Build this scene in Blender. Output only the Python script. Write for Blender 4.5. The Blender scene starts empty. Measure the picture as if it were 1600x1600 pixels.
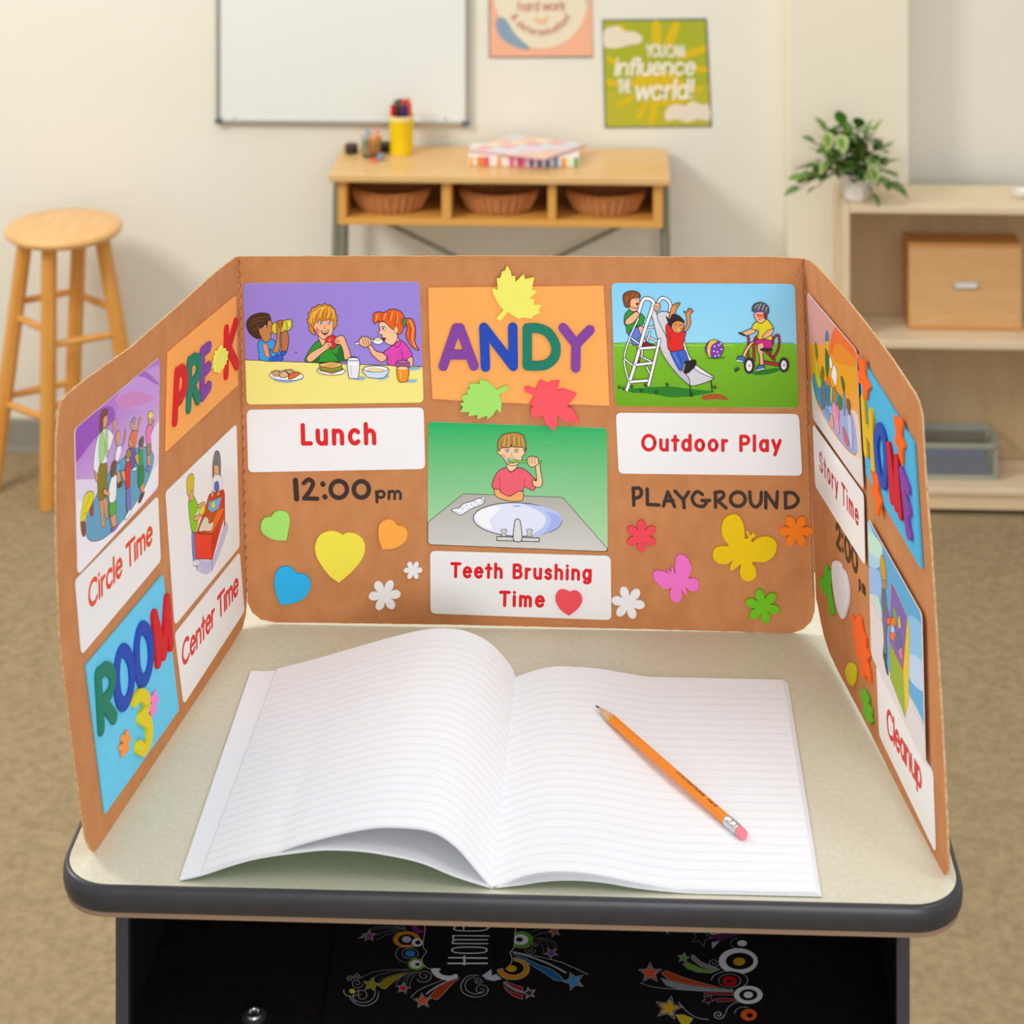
import bpy, bmesh, math, random
from mathutils import Vector, Matrix
from mathutils.geometry import tessellate_polygon
random.seed(7)
PI = math.pi
SC = bpy.context.scene
COL = SC.collection

# ------------------------------------------------------------------ camera, light, exposure
CAM_H = 2.24; FPX = 3200.0; PCX = 820.0; PCY = -640.0; YAW = math.atan(125/3200.0)
cam_d = bpy.data.cameras.new('camera'); cam = bpy.data.objects.new('camera', cam_d); COL.objects.link(cam)
cam.location = (0, 0, CAM_H); cam.rotation_euler = (PI/2, 0, YAW)
cam_d.sensor_width = 36; cam_d.lens = FPX/1600*36
cam_d.shift_x = -(PCX-800)/1600; cam_d.shift_y = -(800-PCY)/1600
cam_d.clip_start = 0.05; cam_d.clip_end = 60
cam_d.dof.use_dof = True; cam_d.dof.focus_distance = 1.66; cam_d.dof.aperture_fstop = 11.5
SC.camera = cam
SC.view_settings.view_transform = 'Standard'; SC.view_settings.look = 'None'
SC.view_settings.gamma = 1; SC.view_settings.use_curve_mapping = False; SC.view_settings.exposure = 0.0
w = bpy.data.worlds.new('world'); SC.world = w; w.use_nodes = True
w.node_tree.nodes['Background'].inputs[0].default_value = (0.97, 0.98, 1.0, 1)
w.node_tree.nodes['Background'].inputs[1].default_value = 0.66
def area(name, loc, target, size, power, col=(1, 1, 1), sy=None):
    l = bpy.data.lights.new(name, 'AREA'); l.energy = power; l.color = col; l.size = size
    if sy: l.shape = 'RECTANGLE'; l.size_y = sy
    o = bpy.data.objects.new(name, l); COL.objects.link(o); o.location = loc
    o.rotation_euler = (Vector(target)-Vector(loc)).to_track_quat('-Z', 'Y').to_euler(); return o
area('studio_softbox_right', (1.7, 0.3, 3.6), (0, 1.6, 1.4), 1.0, 16, (.975, .985, 1))
area('front_fill_light', (0.5, -1.4, 1.95), (0, 1.7, 1.35), 1.3, 36, (.975, .985, 1))  # fill lamp added in front to brighten the upright board and desk shelf
area('studio_softbox_left', (-2.9, 2.6, 3.3), (0.2, 5.2, 0.8), 0.9, 86, (1, .975, .93))
area('ceiling_softbox', (-0.4, 3.0, 4.6), (-0.2, 3.6, 0), 3.0, 44, (1, .99, .97))

def ray(px, py):
    a = (px-PCX)/FPX; b = -(py-PCY)/FPX; c, s = math.cos(YAW), math.sin(YAW)
    return Vector((-s+c*a, c+s*a, b))
CP = Vector((0, 0, CAM_H))
def atz(px, py, z):
    d = ray(px, py); return CP + d*((z-CAM_H)/d.z)
def aty(px, py, Y):
    d = ray(px, py); return CP + d*(Y/d.y)

# ------------------------------------------------------------------ materials
def lin(h):
    if not isinstance(h, str): return tuple(h)
    h = h.lstrip('#'); h = ''.join(c*2 for c in h) if len(h) == 3 else h; v = [int(h[i:i+2], 16)/255 for i in (0, 2, 4)]
    return tuple(x/12.92 if x <= .04045 else ((x+.055)/1.055)**2.4 for x in v)
MATS = {}
def mat(name, col, rough=.5, metal=0, col2=None, scale=20, bump=0, stretch=(1, 1, 1), spec=.5, detail=4, bscale=None, coat=0, kind='noise', trans=0, alpha=1):
    if name in MATS: return MATS[name]
    m = bpy.data.materials.new(name); m.use_nodes = True; nt = m.node_tree; b = nt.nodes['Principled BSDF']
    b.inputs['Base Color'].default_value = (*lin(col), 1); b.inputs['Roughness'].default_value = rough
    b.inputs['Metallic'].default_value = metal; b.inputs['Specular IOR Level'].default_value = spec
    b.inputs['Coat Weight'].default_value = coat; b.inputs['Transmission Weight'].default_value = trans
    b.inputs['Alpha'].default_value = alpha
    if col2 or bump:
        tc = nt.nodes.new('ShaderNodeTexCoord'); mp = nt.nodes.new('ShaderNodeMapping'); mp.inputs['Scale'].default_value = stretch
        nt.links.new(tc.outputs['Object'], mp.inputs['Vector'])
        n = nt.nodes.new('ShaderNodeTexNoise'); n.inputs['Scale'].default_value = scale; n.inputs['Detail'].default_value = detail
        nt.links.new(mp.outputs[0], n.inputs['Vector'])
        if col2:
            r = nt.nodes.new('ShaderNodeValToRGB'); r.color_ramp.elements[0].position = .3; r.color_ramp.elements[1].position = .7
            r.color_ramp.elements[0].color = (*lin(col), 1); r.color_ramp.elements[1].color = (*lin(col2), 1)
            nt.links.new(n.outputs['Fac'], r.inputs[0]); nt.links.new(r.outputs[0], b.inputs['Base Color'])
        if bump:
            n2 = nt.nodes.new('ShaderNodeTexNoise'); n2.inputs['Scale'].default_value = bscale or scale; n2.inputs['Detail'].default_value = 3
            nt.links.new(mp.outputs[0], n2.inputs['Vector'])
            bp = nt.nodes.new('ShaderNodeBump'); bp.inputs['Strength'].default_value = bump; bp.inputs['Distance'].default_value = .002
            nt.links.new(n2.outputs['Fac'], bp.inputs['Height']); nt.links.new(bp.outputs[0], b.inputs['Normal'])
    MATS[name] = m; return m
def attr_mat(name, rough, spec=.5, coat=0):
    m = mat(name, '#ffffff', rough, spec=spec, coat=coat); nt = m.node_tree
    a = nt.nodes.new('ShaderNodeVertexColor'); a.layer_name = 'ink'
    nt.links.new(a.outputs[0], nt.nodes['Principled BSDF'].inputs['Base Color']); return m
M_PRINT = attr_mat('printed_card_ink', .4, .28)
M_POSTER = attr_mat('poster_ink', .6, .3)
M_FOLDER = attr_mat('folder_ink', .4, .4)
M_WALL = mat('wall_paint', '#ebe7d8', .85, col2='#e8e4d4', scale=2)
M_PILLAR = mat('pillar_paint', '#eee6d0', .8, col2='#ece4cc', scale=2)
M_FLOOR = mat('carpet', '#8f7d5e', .95, col2='#a5906e', scale=55, bump=.6, bscale=260, spec=.1, detail=8)
M_BASE = mat('baseboard_rubber', '#8f8c80', .6)
M_CARD = mat('white_card', '#f3f2f1', .38, spec=.3)
M_KRAFT = mat('kraft_board', '#c2814f', .85, col2='#cd8d5b', scale=60, bump=.15, bscale=300, spec=.2, stretch=(1, 1, .6), detail=8)
M_KEDGE = mat('corrugated_edge', '#b98c60', .9, col2='#d8b68a', scale=300, spec=.1)
M_KFOLD = mat('kraft_fold', '#a9663a', .85, col2='#b97845', scale=120, spec=.2)
M_LAM = mat('desk_laminate', '#d5d0b6', .45, col2='#dcd8c2', scale=260, spec=.35, detail=8)
M_RIM = mat('black_edge_band', '#2d2c30', .38, col2='#343337', scale=60, spec=.5)
M_CORE = mat('particle_board', '#8d7258', .8)
M_BOX = mat('black_steel', '#161313', .45, col2='#211c1b', scale=90, bump=.3, bscale=500, spec=.4)
M_LEGD = mat('dark_grey_steel', '#37353a', .4, spec=.5)
M_CHROME = mat('chrome', '#d4d8de', .35, metal=1)
M_STOOL = mat('honey_beech', '#d8933c', .42, col2='#e3a552', scale=14, stretch=(6, 6, .6), coat=.15)
M_SEAT = mat('honey_beech_seat', '#dfa964', .4, col2='#e7b878', scale=10, stretch=(8, 1, 1), coat=.2)
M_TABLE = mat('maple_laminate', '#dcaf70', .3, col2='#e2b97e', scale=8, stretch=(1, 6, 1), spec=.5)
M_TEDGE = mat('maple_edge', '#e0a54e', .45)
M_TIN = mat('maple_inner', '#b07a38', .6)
M_GSTEEL = mat('sage_grey_steel', '#8a8c7c', .4, metal=.3)
M_WICKER = mat('brown_wicker', '#a95f2b', .6, col2='#cf8a4a', scale=120, stretch=(1, 1, 2))
M_STAKE = mat('pale_wicker', '#d2935a', .6)
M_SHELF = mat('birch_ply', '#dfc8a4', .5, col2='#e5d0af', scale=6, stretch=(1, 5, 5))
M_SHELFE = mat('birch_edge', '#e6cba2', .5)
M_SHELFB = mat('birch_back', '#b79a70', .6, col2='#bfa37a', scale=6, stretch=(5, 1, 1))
M_WBOX = mat('pine_box', '#d3a269', .5, col2='#dbae77', scale=9, stretch=(1, 1, 7))
M_WBOXE = mat('pine_box_edge', '#cd8f4a', .55)
M_WHITEB = mat('whiteboard_surface', '#e9ece6', .25, spec=.5)
M_ALU = mat('aluminium_frame', '#b9b7ac', .35, metal=.6)
M_GPL = mat('grey_plastic', '#5d6670', .45)
M_BIN = mat('sage_plastic', '#9c9e8e', .5)
M_BLUE = mat('blue_paper', '#4562b4', .6)
M_POT = mat('white_ceramic', '#e8e2d8', .3)
M_PAGE = None

def foam(col): return mat('foam_'+col.lstrip('#'), col, .75, bump=.12, bscale=900, scale=900, spec=.25)
def felt(col): return mat('glitter_foam_'+col.lstrip('#'), col, .7, bump=.5, bscale=1500, scale=1500, spec=.4)

# ------------------------------------------------------------------ mesh helpers
def tag(o, label=None, cat=None, group=None, kind=None):
    if label: o['label'] = label
    if cat: o['category'] = cat
    if group: o['group'] = group
    if kind: o['kind'] = kind
    return o
def thing(name, label, cat, loc=(0, 0, 0), group=None):
    o = bpy.data.objects.new(name, None); COL.objects.link(o); o.location = loc; o.empty_display_size = .05
    return tag(o, label, cat, group)
def worldloc(o):
    v = Vector(o.location)
    while o.parent: o = o.parent; v = v+Vector(o.location)
    return v
class MB:
    def __init__(s): s.v = []; s.f = []; s.m = []; s.c = []
    def add(s, vs, fs, mi=0, col=None):
        k = len(s.v); s.v += [tuple(p) for p in vs]
        for f in fs: s.f.append([i+k for i in f]); s.m.append(mi)
        s.c += [col]*len(vs) if not isinstance(col, list) else col
        return s
    def box(s, x0, x1, y0, y1, z0, z1, mi=0):
        vs = [(x, y, z) for x in (x0, x1) for y in (y0, y1) for z in (z0, z1)]
        return s.add(vs, [(0, 1, 3, 2), (4, 6, 7, 5), (0, 4, 5, 1), (2, 3, 7, 6), (0, 2, 6, 4), (1, 5, 7, 3)], mi)
    def hexa(s, P, mi=0):   # P: 4 bottom ccw, 4 top
        return s.add(P, [(3, 2, 1, 0), (4, 5, 6, 7), (0, 1, 5, 4), (1, 2, 6, 5), (2, 3, 7, 6), (3, 0, 4, 7)], mi)
    def tube(s, pts, r, n=10, mi=0, caps=True, closed=False):
        pts = [Vector(p) for p in pts]; N = len(pts); rs = r if isinstance(r, (list, tuple)) else [r]*N
        vs = []; prev = None
        for i, p in enumerate(pts):
            if closed: t = pts[(i+1) % N]-pts[i-1]
            else: t = pts[min(i+1, N-1)]-pts[max(i-1, 0)]
            t.normalize()
            if prev is None: a = t.orthogonal().normalized()
            else:
                a = prev-t*prev.dot(t); a.normalize()
            prev = a; b = t.cross(a)
            for k in range(n): vs.append(p+(a*math.cos(2*PI*k/n)+b*math.sin(2*PI*k/n))*rs[i])
        fs = []
        for i in range(N if closed else N-1):
            j = (i+1) % N
            for k in range(n): l = (k+1) % n; fs.append((i*n+k, i*n+l, j*n+l, j*n+k))
        if caps and not closed: fs.append(tuple(range(n))[::-1]); fs.append(tuple((N-1)*n+k for k in range(n)))
        return s.add(vs, fs, mi)
    def lathe(s, c, prof, n=32, mi=0, sx=1, sy=1):
        vs = []; c = Vector(c)
        for r, z in prof:
            for k in range(n): vs.append((c.x+r*sx*math.cos(2*PI*k/n), c.y+r*sy*math.sin(2*PI*k/n), c.z+z))
        fs = []
        for i in range(len(prof)-1):
            for k in range(n): l = (k+1) % n; fs.append((i*n+k, i*n+l, (i+1)*n+l, (i+1)*n+k))
        fs.append(tuple(range(n))[::-1]); fs.append(tuple((len(prof)-1)*n+k for k in range(n)))
        return s.add(vs, fs, mi)
    def build(s, name, mats, parent=None, smooth=None, bevel=0, seg=2):
        me = bpy.data.meshes.new(name); off = worldloc(parent) if parent else None
        if off is None:
            lo = [min(p[i] for p in s.v) for i in range(3)]; hi = [max(p[i] for p in s.v) for i in range(3)]
            off = Vector(((lo[0]+hi[0])/2, (lo[1]+hi[1])/2, lo[2]))
        me.from_pydata([tuple(Vector(p)-off) for p in s.v], [], s.f)
        ms = mats if isinstance(mats, (list, tuple)) else [mats]
        for m in ms: me.materials.append(m)
        if len(ms) > 1: me.polygons.foreach_set('material_index', s.m)
        if any(c is not None for c in s.c):
            a = me.color_attributes.new('ink', 'FLOAT_COLOR', 'POINT'); fl = []
            for c in s.c: c = c or (1, 1, 1); fl += [c[0], c[1], c[2], 1]
            a.data.foreach_set('color', fl)
        else:
            bm = bmesh.new(); bm.from_mesh(me); bmesh.ops.recalc_face_normals(bm, faces=bm.faces); bm.to_mesh(me); bm.free()
        if smooth:
            me.shade_smooth(); me.set_sharp_from_angle(angle=math.radians(smooth))
        me.update()
        o = bpy.data.objects.new(name, me); COL.objects.link(o)
        if parent: o.parent = parent
        else: o.location = off
        if bevel:
            md = o.modifiers.new('bevel', 'BEVEL'); md.width = bevel; md.segments = seg; md.limit_method = 'ANGLE'; md.angle_limit = math.radians(50)
        return o

# ------------------------------------------------------------------ flat drawing on planes
def pts_of(s):
    if isinstance(s, str):
        v = [float(x) for x in s.replace(',', ' ').split()]; return [(v[i], v[i+1]) for i in range(0, len(v), 2)]
    return list(s)
def spline(p, closed=True, n=4):
    N = len(p)
    if N < 3: return list(p)
    out = []
    for i in range(N if closed else N-1):
        if closed: a, b, c, d = p[i-1], p[i], p[(i+1) % N], p[(i+2) % N]
        else: a, b, c, d = p[max(i-1, 0)], p[i], p[i+1], p[min(i+2, N-1)]
        for k in range(n):
            t = k/n
            out.append(tuple(.5*(2*b[j]+(c[j]-a[j])*t+(2*a[j]-5*b[j]+4*c[j]-d[j])*t*t+(3*b[j]-a[j]-3*c[j]+d[j])*t**3) for j in (0, 1)))
    if not closed: out.append(p[-1])
    return out
def spline_c(p, n=4):
    N = len(p); cor = [i for i in range(N) if math.hypot(p[i][0]-p[i-1][0], p[i][1]-p[i-1][1]) < 9]
    if not cor: return spline(p, True, n)
    q = []; mark = []
    for i in range(N):
        if i in cor: q[-1:] = [((p[i][0]+p[i-1][0])/2, (p[i][1]+p[i-1][1])/2)] if q else [p[i]]; mark.append(len(q)-1)
        else: q.append(p[i])
    mark = sorted(set(mark)); M = len(q); out = []
    for a, b in zip(mark, mark[1:]+[mark[0]+M]): out += spline([q[k % M] for k in range(a, b+1)], False, n)[:-1]
    return out
class Plane:
    def __init__(s, o, u, v, facing=None):
        s.o = Vector(o); s.U = Vector(u).normalized(); v = Vector(v); s.V = (v-s.U*v.dot(s.U)).normalized()
        s.N = s.U.cross(s.V)
        if s.N.dot(CP-s.o) < 0: s.N = -s.N
    def uv(s, px, py):
        d = ray(px, py); t = (s.o-CP).dot(s.N)/d.dot(s.N); q = CP+d*t-s.o
        return (q.dot(s.U), q.dot(s.V))
    def w(s, p, off=0): return s.o+s.U*p[0]+s.V*p[1]+s.N*off
def ribbons(p, w, closed=False, capn=6):
    """list of (loop verts, faces) pieces of constant width w with round caps"""
    pieces = []
    q = [p[0]]
    for a in p[1:]:
        if math.hypot(a[0]-q[-1][0], a[1]-q[-1][1]) > 1e-7: q.append(a)
    p = q
    if len(p) < 2: p = [p[0], (p[0][0]+w*.01, p[0][1])]
    if closed and math.hypot(p[0][0]-p[-1][0], p[0][1]-p[-1][1]) < 1e-7: p = p[:-1]
    if closed:
        N = len(p); L = []; R = []
        for i in range(N):
            a, b, c = Vector(p[i-1]), Vector(p[i]), Vector(p[(i+1) % N])
            n1 = Vector((-(b-a).y, (b-a).x)).normalized(); n2 = Vector((-(c-b).y, (c-b).x)).normalized()
            n = (n1+n2); n = n.normalized() if n.length > 1e-6 else n1; k = min(2.0, 1/max(.3, n.dot(n1)))
            L.append(b+n*w/2*k); R.append(b-n*w/2*k)
        fs = [(i, (i+1) % N, N+(i+1) % N, N+i) for i in range(N)]
        return [(L+R, fs, [list(range(N)), list(range(N, 2*N))])]
    runs = [[p[0]]]
    for i in range(1, len(p)):
        runs[-1].append(p[i])
        if i < len(p)-1:
            d1 = Vector(p[i])-Vector(p[i-1]); d2 = Vector(p[i+1])-Vector(p[i])
            if d1.angle(d2, 0) > .75: runs.append([p[i]])
    for r in runs:
        N = len(r); L = []; R = []
        for i in range(N):
            b = Vector(r[i]); d1 = (b-Vector(r[i-1])) if i > 0 else Vector(r[1])-b; d2 = (Vector(r[i+1])-b) if i < N-1 else d1
            n1 = Vector((-d1.y, d1.x)).normalized(); n2 = Vector((-d2.y, d2.x)).normalized(); n = (n1+n2).normalized(); k = min(1.4, 1/max(.4, n.dot(n1)))
            L.append(b+n*w/2*k); R.append(b-n*w/2*k)
        def cap(c, a0):
            return [Vector(c)+Vector((math.cos(a0-PI*j/capn), math.sin(a0-PI*j/capn)))*w/2 for j in range(1, capn)]
        e = L[-1]-Vector(r[-1]); s0 = R[0]-Vector(r[0])
        c1 = cap(r[-1], math.atan2(e.y, e.x)); c2 = cap(r[0], math.atan2(s0.y, s0.x))
        loop = L+c1+R[::-1]+c2; nl = N; nc = capn-1; T = len(loop)
        fs = [(i, i+1, T-nc-2-i, T-nc-1-i) for i in range(N-1)]
        fs.append(tuple(range(N-1, N+nc+1))); fs.append(tuple([T-nc-1]+list(range(T-nc, T))+[0]))
        pieces.append((loop, fs, [list(range(T))]))
    return pieces
def clean(p):
    q = []
    for a in p:
        if not q or math.hypot(a[0]-q[-1][0], a[1]-q[-1][1]) > 1e-6: q.append(a)
    if math.hypot(q[0][0]-q[-1][0], q[0][1]-q[-1][1]) < 1e-6: q.pop()
    return q
OC = '#1e1410'
def clip_poly(sub, cl):
    ar = sum(cl[i-1][0]*cl[i][1]-cl[i][0]*cl[i-1][1] for i in range(len(cl))); sg = 1 if ar > 0 else -1; out = list(sub)
    for i in range(len(cl)):
        a, b = cl[i-1], cl[i]
        if math.hypot(a[0]-b[0], a[1]-b[1]) < 1e-7: continue
        f = lambda p: sg*((b[0]-a[0])*(p[1]-a[1])-(b[1]-a[1])*(p[0]-a[0])); src, out = out, []
        for k in range(len(src)):
            P, Q = src[k-1], src[k]; fp, fq = f(P), f(Q)
            if (fp >= 0) != (fq >= 0): t = fp/(fp-fq); out.append((P[0]+(Q[0]-P[0])*t, P[1]+(Q[1]-P[1])*t))
            if fq >= 0: out.append(Q)
        if len(out) < 3: return []
    return out
class Art:
    """flat printing laid on a plane; every shape is a face on its own hair-thin layer"""
    def __init__(s, plane, crop=(0, 0, 1), off=.0007, ppm=1870., step=.000005):
        s.pl = plane; s.cr = crop; s.off = off; s.ppm = ppm; s.mb = MB(); s.step = step
    def px(s, p): return (s.cr[0]+p[0]*s.cr[2], s.cr[1]+p[1]*s.cr[2])
    def uv(s, p): return s.pl.uv(*s.px(p))
    def wid(s, w): return w*s.cr[2]/s.ppm
    clip = None
    def _face(s, uv, col):
        if s.clip: uv = clip_poly(uv, s.clip)
        if len(uv) < 3: return
        uv = clean(uv)
        if len(uv) < 3: return
        tr = tessellate_polygon([[Vector((a[0], a[1], 0)) for a in uv]])
        s.off += s.step
        if isinstance(col, (tuple, list)):
            v = [a[1] for a in uv]; lo, hi = min(v), max(v); A, B = lin(col[0]), lin(col[1])
            cs = [tuple(B[i]+(A[i]-B[i])*(a[1]-lo)/(hi-lo+1e-9) for i in range(3)) for a in uv]
        else: cs = [lin(col)]*len(uv)
        n = s.pl.N; fs = []
        for t in tr:
            a, b, c = [s.pl.w(uv[i]) for i in t]
            fs.append(t if (b-a).cross(c-a).dot(n) > 0 else t[::-1])
        s.mb.add([s.pl.w(a, s.off) for a in uv], fs, 0, cs)
    def _rib(s, uv, col, w, closed=False):
        s.off += s.step; c = lin(col)
        for k, (loop, fs, _) in enumerate(ribbons(uv, w, closed)):
            s.mb.add([s.pl.w(a, s.off+k*1e-6) for a in loop], fs, 0, c)
    def P(s, col, p, ow=5, sharp=False, oc=OC, clip=None):
        p = pts_of(p); q = p if sharp else spline(p)
        uv = [s.uv(a) for a in q]; s._face(uv, col)
        if ow: s._rib(uv, oc, s.wid(ow), True)
    def L(s, col, w, p, closed=False, sharp=False):
        for part in (p.split('/') if isinstance(p, str) else [p]):
            q = pts_of(part); q = q if sharp else spline(q, closed); s._rib([s.uv(a) for a in q], col, s.wid(w), closed)
    def E(s, col, cx, cy, rx, ry, rot=0, ow=5, oc=OC, ring=0):
        c, n = math.cos(math.radians(rot)), math.sin(math.radians(rot))
        q = [(cx+rx*math.cos(t)*c-ry*math.sin(t)*n, cy+rx*math.cos(t)*n+ry*math.sin(t)*c) for t in [2*PI*k/28 for k in range(28)]]
        uv = [s.uv(a) for a in q]
        if col: s._face(uv, col)
        if ow: s._rib(uv, oc, s.wid(ow), True)
    def build(s, name, parent, m=None):
        o = s.mb.build(name, m or M_PRINT, parent); return o

# stroke lettering (rounded sans)
G = {
 ' ': (.32, ''), 'L': (.56, 'M.1 1 L.1 .02 L.5 .02'), 'u': (.62, 'M.09 .7 L.09 .27 A.3 .25 .21 .25 180 360 M.51 .7 L.51 0'),
 'n': (.62, 'M.09 .7 L.09 0 M.09 .42 A.3 .43 .21 .25 180 0 L.51 0'), 'c': (.6, 'A.33 .35 .25 .35 45 315'),
 'h': (.62, 'M.09 1.02 L.09 0 M.09 .42 A.3 .43 .21 .25 180 0 L.51 0'), 'e': (.63, 'M.09 .38 L.56 .38 A.32 .35 .24 .35 5 318'),
 't': (.42, 'M.2 .95 L.2 .0 M.03 .68 L.38 .68'), 'i': (.2, 'M.09 .7 L.09 0 M.09 .97 L.09 .98'), 'r': (.42, 'M.09 .7 L.09 0 M.09 .38 A.32 .42 .23 .25 175 85'),
 's': (.52, 'S.42 .58 .26 .69 .1 .56 .14 .43 .34 .33 .43 .2 .38 .06 .22 0 .07 .12'), 'g': (.64, 'A.3 .35 .23 .34 0 360 M.54 .69 L.54 -.08 A.31 -.06 .23 .2 0 -145'),
 'm': (.88, 'M.09 .7 L.09 0 M.09 .46 A.26 .46 .17 .22 180 0 L.43 0 M.43 .46 A.6 .46 .17 .22 180 0 L.77 0'), 'd': (.64, 'A.3 .35 .23 .34 0 360 M.54 1.02 L.54 0'),
 'o': (.66, 'A.32 .35 .25 .35 0 360'), 'a': (.62, 'A.3 .35 .22 .34 0 360 M.52 .69 L.52 0'), 'l': (.2, 'M.09 1.02 L.09 0'), 'y': (.56, 'M.05 .7 L.28 .05 M.52 .7 L.18 -.28'),
 'p': (.64, 'M.09 .7 L.09 -.28 M.1 .35 A.33 .35 .23 .34 180 -180'), 'w': (.8, 'M.05 .7 L.22 0 L.4 .65 L.58 0 L.75 .7'), 'f': (.4, 'M.36 .98 A.3 .82 .14 .18 90 180 L.16 0 M.03 .66 L.34 .66'),
 'k': (.56, 'M.09 1.02 L.09 0 M.48 .7 L.12 .3 M.2 .4 L.5 0'), 'b': (.64, 'M.09 1.02 L.09 0 M.1 .35 A.33 .35 .23 .34 180 -180'), '!': (.25, 'M.12 1 L.12 .35 M.12 .02 L.12 .03'),
 '&': (.75, 'S.66 0 .2 .62 .2 .85 .33 .95 .43 .82 .3 .6 .1 .35 .15 .08 .38 0 .6 .2 .66 .4'), '.': (.2, 'M.09 .02 L.09 .03'),
 'C': (.8, 'A.44 .5 .37 .5 45 315'), 'T': (.68, 'M.34 1 L.34 0 M.04 .98 L.64 .98'), 'B': (.7, 'M.1 .02 L.1 .98 L.36 .98 A.36 .76 .2 .22 90 -90 L.12 .54 M.36 .54 A.38 .28 .24 .26 90 -90 L.1 .02'),
 'O': (.95, 'A.47 .5 .4 .5 0 360'), 'P': (.68, 'M.1 0 L.1 .98 L.36 .98 A.36 .72 .25 .26 90 -90 L.12 .46'), 'S': (.68, 'S.56 .84 .34 .99 .11 .83 .14 .62 .36 .51 .56 .38 .57 .17 .34 .01 .08 .17'),
 'Y': (.7, 'M.04 1 L.35 .5 L.35 0 M.66 1 L.35 .5'), 'U': (.75, 'M.09 1 L.09 .3 A.37 .3 .28 .3 180 360 L.65 1'), 'A': (.8, 'M.05 0 L.4 1 L.75 0 M.18 .33 L.62 .33'),
 'N': (.75, 'M.09 0 L.09 1 L.65 0 L.65 1'), 'E': (.6, 'M.52 .98 L.1 .98 L.1 .02 L.54 .02 M.1 .52 L.48 .52'), 'H': (.75, 'M.1 1 L.1 0 M.65 1 L.65 0 M.1 .52 L.65 .52'),
 'R': (.7, 'M.1 0 L.1 .98 L.36 .98 A.36 .74 .23 .24 90 -90 L.12 .5 M.34 .5 L.6 0'), 'I': (.2, 'M.1 1 L.1 0'), '2': (.6, 'S.08 .76 .14 .92 .3 .99 .48 .9 .5 .7 .36 .42 .08 .02 M.08 .02 L.52 .02')}
def glyph(ch):
    adv, s = G[ch]; out = []; i = 0; cur = None; last = 'M'
    import re
    for cmd, args in re.findall(r'([MLAS])([^MLAS]*)', s):
        a = [float(x) for x in args.split()]
        if cmd == 'M': cur = [(a[0], a[1])]; out.append(cur)
        elif cmd == 'L': cur.append((a[0], a[1]))
        elif cmd == 'S': cur = spline([(a[k], a[k+1]) for k in range(0, len(a), 2)], False); out.append(cur)
        else:
            n = max(4, int(abs(a[5]-a[4])/18)); pts = [(a[0]+a[2]*math.cos(math.radians(a[4]+(a[5]-a[4])*k/n)), a[1]+a[3]*math.sin(math.radians(a[4]+(a[5]-a[4])*k/n))) for k in range(n+1)]
            if cur is not None and last in 'ML' and out and cur is out[-1] and math.hypot(cur[-1][0]-pts[0][0], cur[-1][1]-pts[0][1]) < .2: cur += pts
            else: cur = pts; out.append(cur)
        last = cmd
    return adv, out
def text(art, s, col, p0, p1, ptop, w, slant=0):
    """baseline runs from p0 to p1 (art units), ptop is the cap-height point above p0; w stroke width as a share of cap height"""
    A, B, T = Vector(art.uv(p0)), Vector(art.uv(p1)), Vector(art.uv(ptop)); tot = sum(G[c][0] for c in s)
    Yv = T-A; d = (B-A); L = d.length; k = Yv.length*tot/L; kx = min(1, k*1.3)
    if k < .72: kx = .72
    X = d*kx/tot; tr = (1-kx)*L/len(s); u_ = d.normalized(); A = A+u_*tr*.5; x = 0
    for ch in s:
        adv, st = glyph(ch)
        for q in st:
            pts = [A+X*(x+a+slant*b)+Yv*b for a, b in q]
            art.off += art.step
            for k, (loop, fs, _) in enumerate(ribbons([(p.x, p.y) for p in pts], w*Yv.length)):
                art.mb.add([art.pl.w(a, art.off+k*1e-6) for a in loop], fs, 0, lin(col))
        x += adv; A = A+u_*tr

# solids on a plane
def prism(plane, uv, z0, z1, mb=None, mi=0, emi=None):
    mb = mb or MB(); uv = clean(uv); n = len(uv); ar = sum(uv[i-1][0]*uv[i][1]-uv[i][0]*uv[i-1][1] for i in range(n))
    tr = tessellate_polygon([[Vector((a[0], a[1], 0)) for a in uv]])
    vs = [plane.w(a, z1) for a in uv]+[plane.w(a, z0) for a in uv]
    fs = [tuple(range(n)), tuple(range(2*n-1, n-1, -1))]+[(i, n+i, n+(i+1) % n, (i+1) % n) for i in range(n)]
    mb.add(vs, fs, mi)
    if emi is not None: mb.m[-n:] = [emi]*n
    return mb
def solid_strokes(plane, strokes, wd, z0, z1):
    mb = MB(); h = z1
    for st, closed in strokes:
        for loop, fs, walls in ribbons(st, wd, closed, 8):
            h += .00003; n = len(loop)
            mb.add([plane.w(a, h) for a in loop]+[plane.w(a, z0) for a in loop], [tuple(f) for f in fs]+[(wl[i], wl[i]+n, wl[(i+1) % len(wl)]+n, wl[(i+1) % len(wl)]) for wl in walls for i in range(len(wl))])
    return mb
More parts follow.
